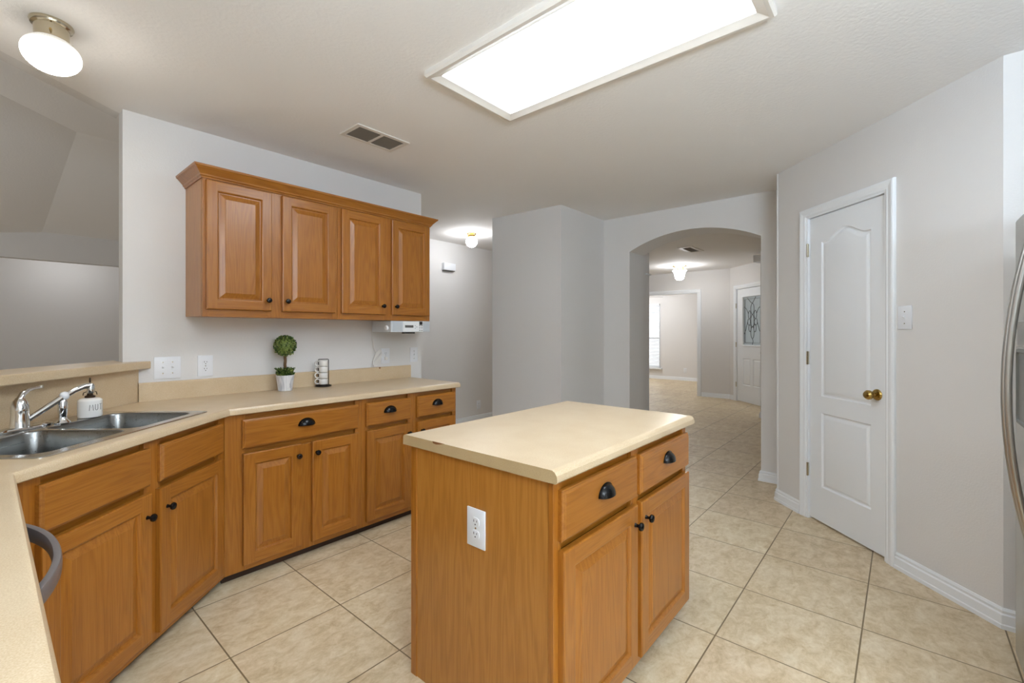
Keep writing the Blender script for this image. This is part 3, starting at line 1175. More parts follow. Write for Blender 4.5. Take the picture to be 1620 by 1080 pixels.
# upstand along the back wall
b = B()
up = [(0, .9142), (.018, .9142), (.019, .9142), (.019, 1.012), (.015, 1.019), (.009, 1.0205), (0, 1.0205)]
b.rings([[(x, WY - .002 - y, z) for y, z in up] for x in (.567, 2.414)])
b.obj('backsplash', 'lam', ct)
b = B()
b.prism([xw(.640, WY - .003), at_x(.640, -.612), at_x(.651, -.612), xw(.651, WY - .003)], .9142, 1.0985)
b.obj('splash_panel', 'lam', ct)
b = B()
b.box(2.098, 2.112, WY - .0215, WY - .0205, 1.008, 1.0185)
b.obj('chip_mark', 'chip', ct)

# raised bar
b = B()
bar = [(.623, WY - .003), (-.615, 1.899), (-.615, 2.30), (.497, 3.487), (.497, WY - .003)]
ins = lambda o: [(.623 - o * .2, WY - .003), (-.615, 1.899 + o * 1.4), (-.615, 2.30), (.497, 3.487), (.497, WY - .003)]
b.rings([[(x, y, z) for x, y in ins(o)] for o, z in ((.004, 1.100), (0, 1.104), (0, 1.130), (.003, 1.138), (.010, 1.141))])
tag(b.obj('bar_counter', 'lam', smooth=25), 'raised beige laminate bar ledge behind the sink', 'countertop')

# ---------------------------------------------------------------- sink
sk = thing('sink', 'double-bowl stainless steel sink set in the corner worktop', 'sink', (*dpt(SS1, SO0), .9145), DANG)
SW, SD = SS1 - SS0, SO1 - SO0
bowls = [(.045, .405, .050, .415), (.437, SW - .045, .050, .415)]
b = B()
bm = b.bm
outs = [(rrect(-.0, SW, 0, SD, .028), -.0005), (rrect(.0, SW, 0, SD, .028), .0022), (rrect(.004, SW - .004, .004, SD - .004, .026), .0040), (rrect(.012, SW - .012, .012, SD - .012, .022), .0035)]
RR = b.rings([[(x, y, z) for x, y in lp] for lp, z in outs], 0, False, False)
tops = []
for x0, x1, y0, y1 in bowls:
    tops.append([bm.verts.new((x, y, .0035)) for x, y in rrect(x0 - .006, x1 + .006, y0 - .006, y1 + .006, .056)])
ed = []
for lp in [RR[-1]] + tops:
    for i in range(len(lp)):
        e = bm.edges.get((lp[i], lp[(i + 1) % len(lp)])) or bm.edges.new((lp[i], lp[(i + 1) % len(lp)]))
        ed.append(e)
bmesh.ops.triangle_fill(bm, use_beauty=True, edges=ed, normal=(0, 0, 1))
b.obj('rim', 'steelrim', sk, smooth=25)
for x0, x1, y0, y1 in bowls:
    b = B()
    lev = [(-.006, .0035, .056), (-.001, .001, .052), (.002, -.006, .05), (.004, -.10, .05), (.008, -.150, .05), (.020, -.172, .05), (.045, -.180, .045)]
    b.rings([[(x, y, z) for x, y in rrect(x0 + o, x1 - o, y0 + o, y1 - o, max(.02, r))] for o, z, r in lev], 0, False, True)
    bo = b.obj('bowl', 'steel', sk, smooth=35)
    b = B(); b.lathe([(.042, -.1795), (.042, -.177), (.030, -.178), (.006, -.1785)], 20, ((x0 + x1) / 2, (y0 + y1) / 2, 0))
    b.obj('drain', 'chrome', bo, smooth=30)

# faucet: local frame of the sink deck
fx, fy = SW / 2, .482
ft = thing('faucet', 'chrome single-lever kitchen faucet with long spout on the sink deck', 'faucet', (*dpt(SS1 - fx, SO0 + fy), .9188), DANG)
b = B(); b.rings([[(x * .13, y * .032, z) for x, y in rrect(-1, 1, -1, 1, .9, 8)] for z in (0, .006)] + [[(x * .12, y * .026, .011) for x, y in rrect(-1, 1, -1, 1, .9, 8)]])
b.obj('deck_plate', 'chrome', ft, smooth=40)
b = B(); b.lathe([(.030, .008), (.029, .020), (.026, .060), (.027, .075), (.027, .090), (.022, .112), (.013, .126), (.004, .131)], 22)
b.obj('body', 'chrome', ft, smooth=50)
b = B(); b.tube([(-.004, -.002, .118), (.010, 0, .140), (.032, .0, .153), (.060, 0, .158), (.082, 0, .160)], [.012, .011, .008, .006, .0065], 10)
b.lathe([(.004, -.008), (.009, -.005), (.009, .005), (.004, .008)], 10, (.084, 0, .161))
b.obj('lever', 'chrome', ft, smooth=50)
b = B()
b.tube([(.018, -.006, .032), (.060, -.024, .063), (.115, -.046, .104), (.160, -.064, .134), (.194, -.078, .149), (.216, -.087, .150)], [.011, .0115, .0115, .0115, .012, .0125], 12)
b.obj('spout', 'chrome', ft, smooth=50)
b = B(); b.lathe([(.0125, .116), (.014, .120), (.014, .148), (.010, .158)], 14, (.216, -.087, 0))
b.obj('aerator', 'chrome', ft, smooth=40)

sp = thing('side_sprayer', 'chrome side sprayer with white tip between faucet and soap bottle', 'sprayer', (.2215, 2.716, .9188), DANG)
b = B(); b.lathe([(.027, 0), (.027, .004), (.020, .012), (.015, .018), (.0145, .026)], 18)
b.obj('base', 'chrome', sp, smooth=40)
b = B(); b.lathe([(.012, .024), (.0135, .030), (.0165, .060), (.0165, .082), (.013, .100), (.008, .106)], 18)
b.obj('handle', 'chrome', sp, smooth=40)
b = B(); b.lathe([(.008, .100), (.0135, .104), (.0165, .113), (.0165, .121), (.012, .130), (.004, .134)], 18, (.005, -.003, 0))
b.obj('spray_head', 'plastic', sp, smooth=60)

# soap bottle
sd = thing('soap_dispenser', 'white ceramic soap bottle with dark pump and grey lettering', 'soap dispenser', (*dpt(.222, .500), .9188), 0)
b = B(); b.lathe([(.036, 0), (.042, .002), (.0435, .008), (.0435, .074), (.042, .079), (.034, .085), (.020, .088)], 36)
b.obj('bottle', 'ceramic', sd, smooth=40)
b = B(); b.lathe([(.019, .0885), (.019, .096), (.011, .100), (.010, .114), (.013, .116), (.013, .120), (.004, .122), (.0032, .178), (.002, .179)], 18)
b.obj('pump', 'bronze', sd, smooth=40)
for sg in (-1, 1):
    b = B(); b.tube([(.010 * sg, .004 * sg, .117), (.022 * sg, .002 * sg, .112), (.024 * sg, .002 * sg, .100)], .0022, 6)
    b.obj('pump_clip', 'bronze', sd)
# lettering M U T wrapped on the bottle
ang0 = math.atan2(-2.82, -.315) + .12


def letter(strokes, cen):
    b = B()
    for st in strokes:
        pts = []
        for (u, v) in st:
            a = ang0 + (cen + u) / .0437
            pts.append((.0437 * math.cos(a), .0437 * math.sin(a), .047 + v))
        b.tube(pts, .0011, 6)
    return b.obj('letter', 'ink', sd)


letter([[(-.007, -.014), (-.005, .012), (0, -.002), (.005, .012), (.007, -.014)]], -.001)
letter([[(-.005, .013), (-.005, -.008), (-.002, -.013), (.002, -.013), (.005, -.008), (.005, .013)]], .018)
letter([[(-.006, .013), (.006, .013)], [(0, .013), (0, -.014)]], .036)

# ---------------------------------------------------------------- upper cabinets
UY, UZ0, UZ1 = 2.930, 1.393, 2.165


def upper_unit(label, x0, x1, doors, mids, fx0, fx1, knobs):
    t = thing('upper_cabinet', label, 'cabinet', (0, UY, 0), 0, 'oak upper cabinets on the back wall')
    carcass(t, x0, x1, .0255, WY - UY - .002, UZ0 + .004, UZ1)
    face_frame(t, x0, x1, UZ0, UZ1, 0, [(x0, fx0)] + mids + [(fx1, x1)], [(UZ0, UZ0 + .055), (UZ1 - .04, UZ1)], flush=True)
    for (a, c), kx in zip(doors, knobs):
        cab_door(t, a, c, 1.434, 2.150, -.0005, (kx, 1.496), st=.052)
    return t


upper_unit('left oak upper cabinet with two raised-panel doors, above the topiary', .789, 1.5775, [(.803, 1.146), (1.208, 1.555)], [(1.13, 1.225)], .82, 1.54, [1.122, 1.233])
upper_unit('right oak upper cabinet with two raised-panel doors, above the under-cabinet radio', 1.5785, 2.376, [(1.601, 1.950), (2.003, 2.361)], [(1.935, 2.02)], 1.615, 2.345, [1.920, 2.034])
# crown along both units
b = B()
cprof = [(0, 2.158), (.006, 2.158), (.008, 2.166), (.014, 2.170), (.016, 2.178), (.040, 2.206), (.048, 2.212), (.050, 2.222), (0, 2.222)]
path = [((.789, WY - .003), (-1, 0)), ((.789, UY - .0005), (-1, -1)), ((2.376, UY - .0005), (1, -1)), ((2.376, WY - .003), (1, 0))]
b.rings([[(x + dx * o, y + dy * o, z) for o, z in cprof] for (x, y), (dx, dy) in path])
tag(b.obj('crown_molding', 'woodh'), 'oak crown moulding along the top of the upper cabinets', 'molding')

# ---------------------------------------------------------------- island
IX0, IX1, IY0, IY1 = 1.076, 2.128, .768, 1.430
isl = thing('kitchen_island', 'freestanding oak kitchen island with beige laminate top, two drawers and two doors', 'kitchen island', (0, IY0, 0), 0)
carcass(isl, IX0 + .008, IX1, .0275, IY1 - IY0, FB + .002, CT - .001)
face_frame(isl, IX0, IX1, FB, CT, 0, [(IX0, 1.115), (1.57, 1.63), (2.09, IX1)], [(FB, LZ[0] + .012), (LZ[1] - .012, DZ[0] + .012), (DZ[1] - .012, CT)])
b = B(); b.box(IX0, IX0 + .0075, .0195, IY1 - IY0 - .030, 0.0, CT, 0)
b.obj('side_panel', 'woodpanel', isl)
b = B(); b.box(IX0 - .004, IX0 + .0075, IY1 - IY0 - .0295, IY1 - IY0 + .004, 0, CT, .002)
b.obj('corner_post', 'woodv', isl)
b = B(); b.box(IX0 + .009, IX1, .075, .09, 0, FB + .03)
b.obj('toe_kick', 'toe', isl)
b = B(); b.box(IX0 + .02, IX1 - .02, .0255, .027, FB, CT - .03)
b.obj('gap_shade_sheet', 'toe', isl)  # dark sheet again, painting the shade behind the island fronts
drawer_front(isl, 1.100, 1.586, DZ[0], DZ[1], -.0005)
drawer_front(isl, 1.618, 2.118, DZ[0], DZ[1], -.0005)
cab_door(isl, 1.100, 1.586, LZ[0], LZ[1], -.0005, (1.560, .600))
cab_door(isl, 1.618, 2.118, LZ[0], LZ[1], -.0005, (1.650, .602))
# top with rolled front edge
b = B()
TX0, TX1, TY0, TY1 = 1.057, 2.172, .741 - IY0, 1.463 - IY0
prof = [(TY0 + .006, .876), (TY0, .882), (TY0, .890), (TY0 + .002, .900), (TY0 + .009, .9095), (TY0 + .018, .9135), (TY0 + .028, .914), (TY1 - .012, .914), (TY1 - .003, .911), (TY1, .904), (TY1, .876)]
rows = [[(x, y, z) for y, z in prof] for x in (TX0, TX1)]
RR = b.rings(rows, 0, True, True)
for f in b.bm.faces:
    if len(f.verts) > 4:
        f.material_index = 1
tp = b.obj('countertop', ['lam', 'lamedge'], isl, smooth=25)
b = B()
pr = [(.455, .9142), (.470, .9115), (.482, .9085), (.498, .9060), (.515, .9075), (.520, .9142)]
b.rings([[(TX0 - .0008, y, z) for y, z in pr], [(TX0 + .002, y, z) for y, z in pr]])
b.obj('chipped_edge', 'chip', tp)

# ---------------------------------------------------------------- wall plates
def plate(name, label, cat, loc, rotz, kinds, w=.081, h=.127, group=None):
    """cover plate centred at loc; wall at local y = 0, room at -y"""
    t = thing(name, label, cat, loc, rotz, group)
    b = B(); b.box(-w / 2, w / 2, -.006, -.0005, -h / 2, h / 2, .0022)
    b.obj('cover_plate', 'plastic', t, smooth=30)
    for dx, kd in kinds:
        if kd == 'toggle':
            b = B(); b.box(dx - .0055, dx + .0055, -.0075, -.0062, -.013, .013, .0006)
            b.obj('toggle_surround', 'plastic', t)
            b = B()
            b.rings([[(dx - .004, -.0065, -.005), (dx + .004, -.0065, -.005), (dx + .004, -.0065, .006), (dx - .004, -.0065, .006)],
                     [(dx - .0035, -.018, .004), (dx + .0035, -.018, .004), (dx + .0035, -.018, .010), (dx - .0035, -.018, .010)]])
            b.obj('toggle', 'plastic', t)
            for dz in (-.032, .032):
                b = B(); b.lathe([(.0032, .0056), (.0032, .0070), (.001, .0074)], 10, (dx, 0, dz), '-y')
                b.obj('screw', 'nickel', t)
        else:
            for dz in (-.0205, .0205):
                b = B()
                b.rings([[(dx + x * .0175, y, dz + z * .0150) for x, z in rrect(-1, 1, -1, 1, .75)] for y in (-.0058, -.0082)])
                r = b.obj('receptacle', 'plastic', t)
                for ddx, ddz, sw, sh in ((-.0065, .004, .0012, .0042), (.0065, .004, .0012, .0034)):
                    b = B(); b.box(dx + ddx - sw, dx + ddx + sw, -.0086, -.0080, dz + ddz - sh, dz + ddz + sh)
                    b.obj('slot', 'slot', r)
                b = B(); b.lathe([(.0026, .0080), (.0026, .0086)], 10, (dx, 0, dz - .0075), '-y')
                b.obj('slot', 'slot', r)
            b = B(); b.lathe([(.003, .0056), (.003, .0072)], 10, (dx, 0, 0), '-y')
            b.obj('screw', 'nickel', t)
    return t


G = 'white wall plates'
plate('light_switch', 'white double toggle switch plate beside the raised bar end', 'light switch', (.701, WY, 1.099), 0, [(-.023, 'toggle'), (.023, 'toggle')], w=.127, group=G)
plate('wall_outlet', 'white outlet above the worktop, right of the double switch', 'outlet', (.890, WY, 1.099), 0, [(0, 'duplex')], group=G)
plate('wall_outlet', 'white outlet on the back wall beside the coiled radio cord', 'outlet', (2.170, WY, 1.107), 0, [(0, 'duplex')], group=G)
plate('light_switch', 'white single switch at the right end of the back wall below the radio', 'light switch', (2.458, WY, 1.107), 0, [(0, 'toggle')], group=G)
px, py = pl(1.046, 0)
plate('light_switch', 'white single toggle switch on the wall right of the pantry door', 'light switch', (px, py, 1.385), PANG, [(0, 'toggle')], group=G)
plate('wall_outlet', 'white outlet on the oak end panel of the island', 'outlet', (IX0, 1.080, .655), math.radians(-90), [(0, 'duplex')], w=.084, h=.128, group=G)
plate('wall_outlet', 'small white outlet low on the hall wall behind the island', 'outlet', (4.745, 4.73, .235), 0, [(0, 'duplex')], group=G)
plate('wall_outlet', 'tiny white outlet low on the far room wall', 'outlet', (12.2, 4.408, .27), math.radians(-90), [(0, 'duplex')], group=G)

# box on the hall wall
hb_ = thing('door_chime', 'small white box high on the hall wall near the globe light', 'door chime', (4.145, 4.73, 2.185), 0)
b = B(); b.box(-.105, .105, -.055, -.0005, -.045, .052, .004)
b.obj('cover', 'plastic', hb_, smooth=30)
b = B(); b.box(-.10, .09, -.050, -.004, -.054, -.0455)
b.obj('base', 'lead', hb_)
fc = thing('wall_speaker', 'white angled box near the foyer ceiling at the arch edge', 'speaker', (7.70, 1.645, 2.43), math.radians(0))
b = B(); b.prism([(0.02, .001), (.30, .001), (.22, .10), (.06, .115)], -.05, .055)
b.obj('housing', 'plastic', fc)

# ---------------------------------------------------------------- under-cabinet radio and cord
rd = thing('under_cabinet_radio', 'silver radio hanging under the right upper cabinet', 'radio', (2.19, 2.932, 1.391), 0)
rw, rz = .186, -.086
b = B()
fr_ = []
for i in range(9):
    u = -1 + 2 * i / 8
    fr_.append((u * rw, -.004 - .010 * (1 - u * u)))
poly = fr_ + [(rw, .25), (-rw, .25)]
b.rings([[(x, y, z) for x, y in poly] for z in (rz, -.002)])
b.obj('body', 'radio', rd, smooth=30)
b = B(); b.box(-.082, .108, -.017, -.005, rz + .002, -.004, .002)
fp = b.obj('front_panel', 'radiowhite', rd)
b = B(); b.box(-.066, .012, -.0185, -.0165, -.052, -.033)
b.obj('display', 'lcd', fp)
for i, (bx, bz) in enumerate([(.030, -.036), (.030, -.056), (.045, -.046)] + [(x, z) for z in (-.037, -.054, -.072) for x in (.075, .095)]):
    b = B(); b.box(bx - .006, bx + .006, -.0187, -.0165, bz - .003, bz + .003, .001)
    b.obj('button', 'mesh' if i < 3 else 'lcd', fp)
for sx_ in (-1, 1):
    b = B()
    xa, xb = (-.175, -.090) if sx_ < 0 else (.115, .178)
    b.box(xa, xb, -.0125, -.004, rz + .008, -.008, .003)
    b.obj('speaker_grille', 'mesh', rd)
b = B(); b.box(.070, .100, -.0190, -.017, -.030, -.003)
b.obj('tab', 'slot', fp)
b = B(); b.box(-.065, .035, -.010, .03, rz - .012, rz - .001, .003)
b.obj('antenna_foot', 'slot', rd)
b = B(); b.lathe([(.019, 0), (.019, .010), (.015, .014)], 18, (0, 0, 0), '-y')
kb = b.obj('volume_knob', 'radiowhite', rd, smooth=40)
kb.rotation_euler = (0, 0, math.radians(-90)); kb.location = (-rw, .045, -.055)

cd = thing('power_cord', 'bundled white power cord hanging by the backsplash', 'cord', (2.07, WY - .03, 1.02), 0)
random.seed(5)
b = B(); b.tube([(-.028, .02, .29), (-.030, .018, .26), (-.024, .016, .20), (-.018, .012, .155), (-.002, .006, .12), (.018, .0, .095)], .0028, 6)
b.obj('lead', 'cord', cd)
b = B()
for j in range(4):
    pts = []
    for i in range(25):
        a = 2 * math.pi * i / 24
        u, v = (.050 + .006 * j) * math.cos(a), (.008 + .005 * j) * math.sin(a)
        tilt = .85 + .10 * j
        pts.append((u * math.cos(tilt) - v * math.sin(tilt), -.004 + .008 * math.sin(a) - j * .003, .076 + u * math.sin(tilt) + v * math.cos(tilt)))
    b.tube(pts, .0028, 6)
b.obj('coil', 'cord', cd)
b = B(); b.tube([(-.028, -.004, .040), (-.036, -.006, .028), (-.030, -.006, .016), (-.022, -.006, .004)], .0026, 6)
b.obj('tail', 'cord', cd)
b = B(); b.tube([(.035, 0, .110), (.060, .004, .10), (.080, .010, .085), (.094, .020, .075)], .0022, 6)
b.box(.086, .108, .004, .021, .055, .080, .003)
b.obj('plug', 'cord', cd)

# ---------------------------------------------------------------- topiary
random.seed(11)
tpx, tpy = 1.318, 3.135
tt = thing('topiary_plant', 'small boxwood ball topiary in a marbled white pot on the worktop', 'plant', (tpx, tpy, .9142), 0)
b = B()
for i, (r0, z0) in enumerate([(0, 0)]):
    b.lathe([(.040, 0), (.043, .002), (.056, .098), (.0575, .104), (.055, .105), (.052, .098), (.048, .088)], 32)
b.obj('pot', 'marble', tt, smooth=40)
b = B()
for ph in (0, 2.1, 4.2):
    b.tube([(.005 * math.cos(ph + z * 40), .005 * math.sin(ph + z * 40), z) for z in [.085 + .165 * i / 16 for i in range(17)]], .0055, 7)
b.obj('trunk', 'bark', tt, smooth='all')


def leaf(bm, p, d, l, w, roll):
    d = d.normalized()
    a = d.cross(Vector((.3, .2, 1))).normalized()
    bb = d.cross(a)
    a2 = a * math.cos(roll) + bb * math.sin(roll)
    nn = d.cross(a2)
    q = [p, p + d * l * .5 + a2 * w - nn * w * .3, p + d * l + nn * w * .2, p + d * l * .5 - a2 * w - nn * w * .3, p + d * l * .5]
    v = [bm.verts.new(x) for x in q]
    bm.faces.new((v[0], v[1], v[4]))
    bm.faces.new((v[1], v[2], v[4]))
    bm.faces.new((v[2], v[3], v[4]))
    bm.faces.new((v[3], v[0], v[4]))


b = B()
cz_ = .300
rb = .067
core = bmesh.new()
bmesh.ops.create_icosphere(core, subdivisions=3, radius=rb * .86)
b.add(core, 0, Matrix.Translation((0, 0, cz_)))
for i in range(900):
    z = 1 - 2 * (i + .5) / 900
    a = i * 2.39996
    s_ = math.sqrt(1 - z * z)
    nrm_ = Vector((s_ * math.cos(a), s_ * math.sin(a), z))
    p = nrm_ * rb * random.uniform(.82, .97) + Vector((0, 0, cz_))
    d = nrm_ + Vector((random.uniform(-1, 1), random.uniform(-1, 1), random.uniform(-.6, 1.0))) * .9
    leaf(b.bm, p, d, random.uniform(.010, .016), random.uniform(.0042, .0062), random.uniform(0, 6))
o = b.obj('foliage', 'leaf', tt)
b = B()
for i in range(420):
    a = random.uniform(0, 6.283)
    r = .046 * math.sqrt(random.random())
    p = Vector((r * math.cos(a), r * math.sin(a), random.uniform(.088, .138)))
    d = Vector((math.cos(a) * random.uniform(.2, 1), math.sin(a) * random.uniform(.2, 1), random.uniform(.3, 1.4)))
    leaf(b.bm, p, d, random.uniform(.018, .030), random.uniform(.0035, .0058), random.uniform(0, 6))
for k in range(12):
    a = k * .55
    base = Vector((.03 * math.cos(a), .03 * math.sin(a), .10))
    for j in range(8):
        p = base + Vector((math.cos(a) * .010 * j * .4, math.sin(a) * .010 * j * .4, .0065 * j))
        leaf(b.bm, p, Vector((random.uniform(-1, 1), random.uniform(-1, 1), .6)), .015, .0035, random.uniform(0, 6))
b.obj('undergrowth', 'leaf', tt)

# ---------------------------------------------------------------- mug rack with four mugs
mx_, my_ = 1.598, 3.165
hd = math.atan2(.50, -.866)             # handles point to image left
mr_ = thing('mug_rack', 'dark wire rack holding a stack of four white mugs', 'rack', (mx_, my_, .9142), hd)
b = B()
ring = [(.052 * math.cos(2 * math.pi * i / 28), .052 * math.sin(2 * math.pi * i / 28), .006) for i in range(29)]
b.tube(ring, .0042, 8)
b.obj('base_ring', 'wire', mr_, smooth='all')
b = B(); b.lathe([(.036, .001), (.036, .012), (.034, .014)], 24)
b.obj('base_plate', 'wire', mr_, smooth=40)
pts = [(.0, .0335, .008), (.0, .0335, .190), (.0, .030, .195), (0, -.030, .195), (0, -.0335, .190), (0, -.0335, .008)]
b = B()
pts = [(p[1] * 1.02, -.024 if False else -.012, p[2]) for p in pts]
b.tube(pts, .0026, 8)
b.obj('hoop', 'wire', mr_, smooth='all')
mug = None
mlab = ['topmost white mug in the dark wire rack', 'second white mug from the top in the wire rack', 'third white mug from the top in the wire rack', 'lowest white mug in the dark wire rack']
for i in range(4):
    z0 = .9142 + .015 + .0435 * (3 - i)
    t = thing('mug', mlab[i], 'mug', (mx_, my_, z0), hd, 'white stacked mugs')
    b = B(); b.lathe([(.022, 0), (.027, .001), (.0300, .005), (.0308, .0395), (.0302, .0405), (.0275, .0405), (.0265, .008), (.006, .004)], 28)
    bd_ = b.obj('body', 'ceramic', t, smooth=40)
    b = B()
    b.tube([(.028, 0, .036), (.040, 0, .0385), (.051, 0, .034), (.056, 0, .0215), (.051, 0, .009), (.040, 0, .0045), (.028, 0, .007)], .0048, 10)
    b.obj('handle', 'ceramic', t, smooth='all')
    b = B()
    a0 = math.radians(-137)
    b.tube([(.0312 * math.cos(a0 + k_ * .12), .0312 * math.sin(a0 + k_ * .12), .030 + .0012 * math.sin(k_ * 2.2)) for k_ in range(7)], .0009, 5)
    b.obj('printed_line', 'ink', t)

# ---------------------------------------------------------------- ceiling fixtures
lp_ = thing('ceiling_light_panel', 'large rectangular fluorescent ceiling light with white moulded frame', 'ceiling light', (0, 0, CZ), 0)
lx0, lx1, ly0, ly1 = 1.350, 1.962, .362, 1.706
b = B()
prf = [(0, -.0005), (0, -.020), (.008, -.030), (.022, -.032), (.040, -.024), (.058, -.018), (.060, -.010), (.062, -.0005)]
b.rings([[(lx0 + o, ly0 + o, z), (lx1 - o, ly0 + o, z), (lx1 - o, ly1 - o, z), (lx0 + o, ly1 - o, z)] for o, z in prf], 0, False, False)
b.obj('frame', 'vent', lp_, smooth=25)
b = B(); b.box(lx0 + .060, lx1 - .060, ly0 + .060, ly1 - .060, -.010, -.004)
b.obj('diffuser', 'panelglow', lp_)


def register(name, label, x0, x1, y0, y1, split_x, fr=.022, group=None):
    t = thing(name, label, 'vent', (0, 0, CZ), 0, group)
    b = B()
    b.box(x0, x1, y0, y0 + fr, -.008, -.0005, .001); b.box(x0, x1, y1 - fr, y1, -.008, -.0005, .001)
    b.box(x0, x0 + fr, y0 + fr, y1 - fr, -.008, -.0005, .001); b.box(x1 - fr, x1, y0 + fr, y1 - fr, -.008, -.0005, .001)
    if split_x:
        c = (x0 + x1) / 2
        b.box(c - .009, c + .009, y0 + fr, y1 - fr, -.008, -.0005, .001)
    b.obj('frame', 'vent', t)
    b = B(); b.box(x0 + fr, x1 - fr, y0 + fr, y1 - fr, -.0025, -.0005)
    b.obj('backing', 'ventdark', t)
    n = 11
    for i in range(n):
        y = y0 + fr + (y1 - y0 - 2 * fr) * (i + .5) / n
        b = B()
        b.rings([[(x0 + fr, y - .004, -.0028), (x0 + fr, y - .003, -.0028), (x0 + fr, y + .0035, -.0068), (x0 + fr, y + .0025, -.0068)],
                 [(x1 - fr, y - .004, -.0028), (x1 - fr, y - .003, -.0028), (x1 - fr, y + .0035, -.0068), (x1 - fr, y + .0025, -.0068)]])
        b.obj('slat', 'ventdark', t)
    return t


register('ceiling_vent', 'two-part ceiling air vent near the upper cabinets', 1.432, 1.800, 2.420, 2.632, True, .026, 'ceiling vents')
register('ceiling_vent', 'small ceiling vent in the foyer beyond the arch', 6.62, 7.12, 2.29, 2.51, False, .05, 'ceiling vents')


def globe_light(label, x, y, r, squash, glowm, drop, metal_, group, R0, ribs):
    t = thing('globe_light', label, 'ceiling light', (x, y, CZ), 0, group)
    b = B(); b.lathe([(R0 * .98, -.0005), (R0, -.006), (R0 * .93, -.016), (R0 * .80, -.020), (R0 * .78, -(drop - r * squash * .80)), (R0 * .6, -(drop - r * squash * .76))], 36)
    b.obj('canopy', metal_, t, smooth=40)
    b = B()
    zc = -drop
    prof = []
    for i in range(17):
        a = math.radians(62 - 152 * i / 16)
        prof.append((max(.002, r * 1.15 * math.cos(a)), zc + r * squash * math.sin(a)))
    if ribs:
        seg = ribs * 4
        b.rings([[(pr * (1 + .016 * (i % 4 == 0) - .008 * (i % 4 == 2)) * math.cos(2 * math.pi * i / seg), pr * (1 + .016 * (i % 4 == 0) - .008 * (i % 4 == 2)) * math.sin(2 * math.pi * i / seg), pz) for i in range(seg)] for pr, pz in prof])
    else:
        b.lathe(prof, 48)
    g = b.obj('globe', glowm, t, smooth='all')
    for k_ in range(3):
        a = k_ * 2.094 + .4
        b = B()
        b.tube([(R0 * .78 * math.cos(a), R0 * .78 * math.sin(a), -(drop - r * squash) + .002), (R0 * 1.02 * math.cos(a), R0 * 1.02 * math.sin(a), -(drop - r * squash) + .001)], .004, 8)
        b.obj('thumb_screw', 'brass', t)
    return t


globe_light('ribbed glass globe ceiling light over the sink corner', .178, 2.560, .076, .92, 'globeglow', .124, 'nickel', 'globe lights', .066, 60)
globe_light('lit white globe ceiling light in the back hall', 3.968, 4.077, .060, 1.15, 'hallglow', .105, 'brass', 'globe lights', .06, 0)
fl = thing('foyer_light', 'lit tulip glass ceiling light in the foyer', 'ceiling light', (8.43, 3.15, CZ), 0)
b = B(); b.lathe([(.13, -.0005), (.13, -.012), (.11, -.022), (.05, -.03), (.02, -.06)], 28)
b.obj('canopy', 'brass', fl, smooth=40)
b = B(); b.lathe([(.124, -.095), (.120, -.102), (.100, -.128), (.088, -.18), (.078, -.23), (.052, -.262), (.01, -.272)], 32)
b.obj('glass_shade', 'foyerglow', fl, smooth='all')
for k_ in range(6):
    a = k_ * math.pi / 3
    b = B(); b.tube([(.04 * math.cos(a), .04 * math.sin(a), -.028), (.09 * math.cos(a), .09 * math.sin(a), -.05), (.115 * math.cos(a), .115 * math.sin(a), -.094)], .006, 6)
    b.obj('arm', 'brass', fl)

# ---------------------------------------------------------------- refrigerator at the right edge
rf = thing('refrigerator', 'stainless side-by-side refrigerator at the right edge of the photo', 'refrigerator', (2.622, -.330, 0), math.radians(180))
b = B(); b.box(.004, .906, .062, .74, .02, 1.73, .006)
b.obj('body', 'fridgeside', rf)
b = B(); b.box(.0, .392, .0, .058, .06, 1.742, .010)
# dispenser opening is modelled as a framed recess in front of the freezer door
fd = b.obj('freezer_door', 'fridge', rf, smooth=30)
b = B(); b.box(.398, .910, .0, .058, .06, 1.742, .010)
b.obj('fridge_door', 'fridge', rf, smooth=30)
b = B()
rows = [[(x, y, z) for x, z in rrect(.055 + o, .305 - o, .965 + o, 1.245 - o, .02)] for o, y in ((0, -.0005), (.002, -.006), (.012, -.007), (.016, -.001))]
b.rings(rows, 0, False, True)
b.obj('dispenser', 'dispenser', fd, smooth=30)
b = B(); b.box(.07, .29, -.0040, -.0005, 1.255, 1.345, .0015)
b.obj('control_panel', 'lcd', fd)
for xx in (.362, .428):
    b = B()
    pts = []
    for i in range(21):
        u = i / 20
        z = .56 + 1.10 * u
        pts.append((xx, -.004 - .066 * (1 - abs(2 * u - 1) ** 2.0), z))
    b.tube(pts, .0125, 10, flat=.8)
    b.obj('handle', 'fridge', fd if xx < .4 else rf, smooth='all')
b = B(); b.box(.02, .89, .03, .06, .0, .058)
b.obj('kick_plate', 'slot', rf)

# ---------------------------------------------------------------- far room window, blind and fan
b = B()
def frame_x(b, x0, x1, y0, y1, z0, z1, w):
    b.box(x0, x1, y0, y0 + w, z0, z1); b.box(x0, x1, y1 - w, y1, z0, z1)
    b.box(x0, x1, y0 + w, y1 - w, z0, z0 + w); b.box(x0, x1, y0 + w, y1 - w, z1 - w, z1)
frame_x(b, 12.23, 12.29, wy0, wy1, wz0, wz1, .045)
b.box(12.23, 12.29, wy0 + .045, wy1 - .045, 1.10, 1.15)
w1 = struct(b.obj('window_1', 'white'), 'white-framed window with lowered blind in the far room', 'window')
b = B(); b.box(12.255, 12.262, wy0 + .045, wy1 - .045, wz0 + .045, wz1 - .045)
b.obj('pane', 'glass', w1)
b = B(); b.box(12.12, 12.225, wy0 - .05, wy1 + .05, wz0 - .035, wz0 - .002, .004)
b.obj('sill', 'white', w1)
bl = thing('window_blind', 'white slatted blind over the far room window', 'blind', (12.175, (wy0 + wy1) / 2, wz0), 0)
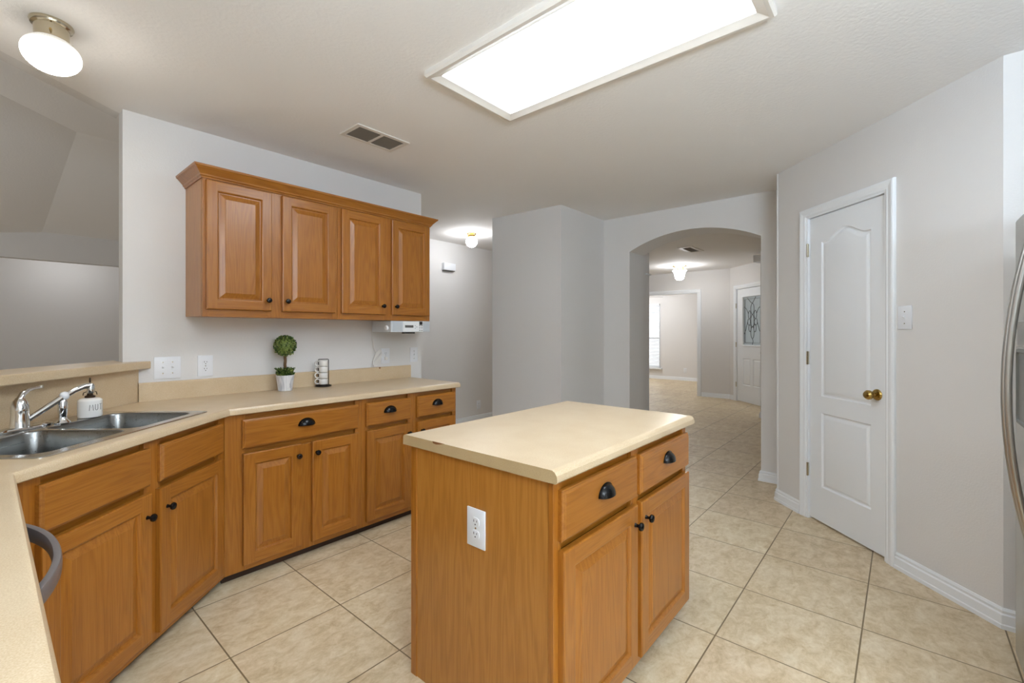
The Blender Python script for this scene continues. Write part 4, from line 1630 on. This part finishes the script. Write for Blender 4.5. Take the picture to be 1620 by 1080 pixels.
hw = (wy1 - wy0) / 2 - .01
b = B(); b.box(-.03, .02, -hw, hw, wz1 - wz0 - .045, wz1 - wz0 - .002, .003)
b.obj('headrail', 'blind', bl)
ns = 40
for i in range(ns):
    z = .03 + (wz1 - wz0 - .10) * i / (ns - 1)
    b = B()
    b.rings([[(-.020, y, z - .010), (-.018, y, z - .0115), (.018, y, z + .010), (.016, y, z + .0115)] for y in (-hw, hw)])
    b.obj('slat', 'blind', bl)
b = B(); b.box(-.022, .022, -hw, hw, .002, .018, .003)
b.obj('bottom_rail', 'blind', bl)
fn = thing('ceiling_fan', 'grey ceiling fan blade tip glimpsed in the far room', 'ceiling fan', (11.35, 5.42, CZ - .0), .455)
b = B(); b.lathe([(.06, -.0005), (.055, -.04), (.014, -.05), (.014, -.24), (.09, -.26), (.10, -.32), (.05, -.35), (.01, -.36)], 20)
b.obj('motor', 'fan', fn, smooth=40)
for k_ in range(5):
    a = k_ * 2 * math.pi / 5
    b = B()
    b.rings([[(.10, -.02, -.222), (.10, .02, -.218), (.10, .02, -.212), (.10, -.02, -.216)],
             [(.22, -.06, -.224), (.22, .06, -.212), (.22, .06, -.206), (.22, -.06, -.218)],
             [(.70, -.075, -.226), (.70, .075, -.212), (.70, .075, -.206), (.70, -.075, -.220)],
             [(.74, -.045, -.224), (.74, .045, -.214), (.74, .045, -.208), (.74, -.045, -.218)]])
    bo = b.obj('blade', 'fan', fn)
    bo.rotation_euler = (0, 0, a)
    bo.location = (0, 0, -.085)

# window added behind the camera, out of view, to go with the fill light
b = B()
def frame_y(b, y0, y1, x0, x1, z0, z1, w):
    b.box(x0, x0 + w, y0, y1, z0, z1); b.box(x1 - w, x1, y0, y1, z0, z1)
    b.box(x0 + w, x1 - w, y0, y1, z0, z0 + w); b.box(x0 + w, x1 - w, y0, y1, z1 - w, z1)
frame_y(b, -2.89, -2.83, -.4, 1.3, .4, 2.3, .05)
b.box(.42, .48, -2.89, -2.83, .45, 2.25)
struct(b.obj('window_2', 'white'))
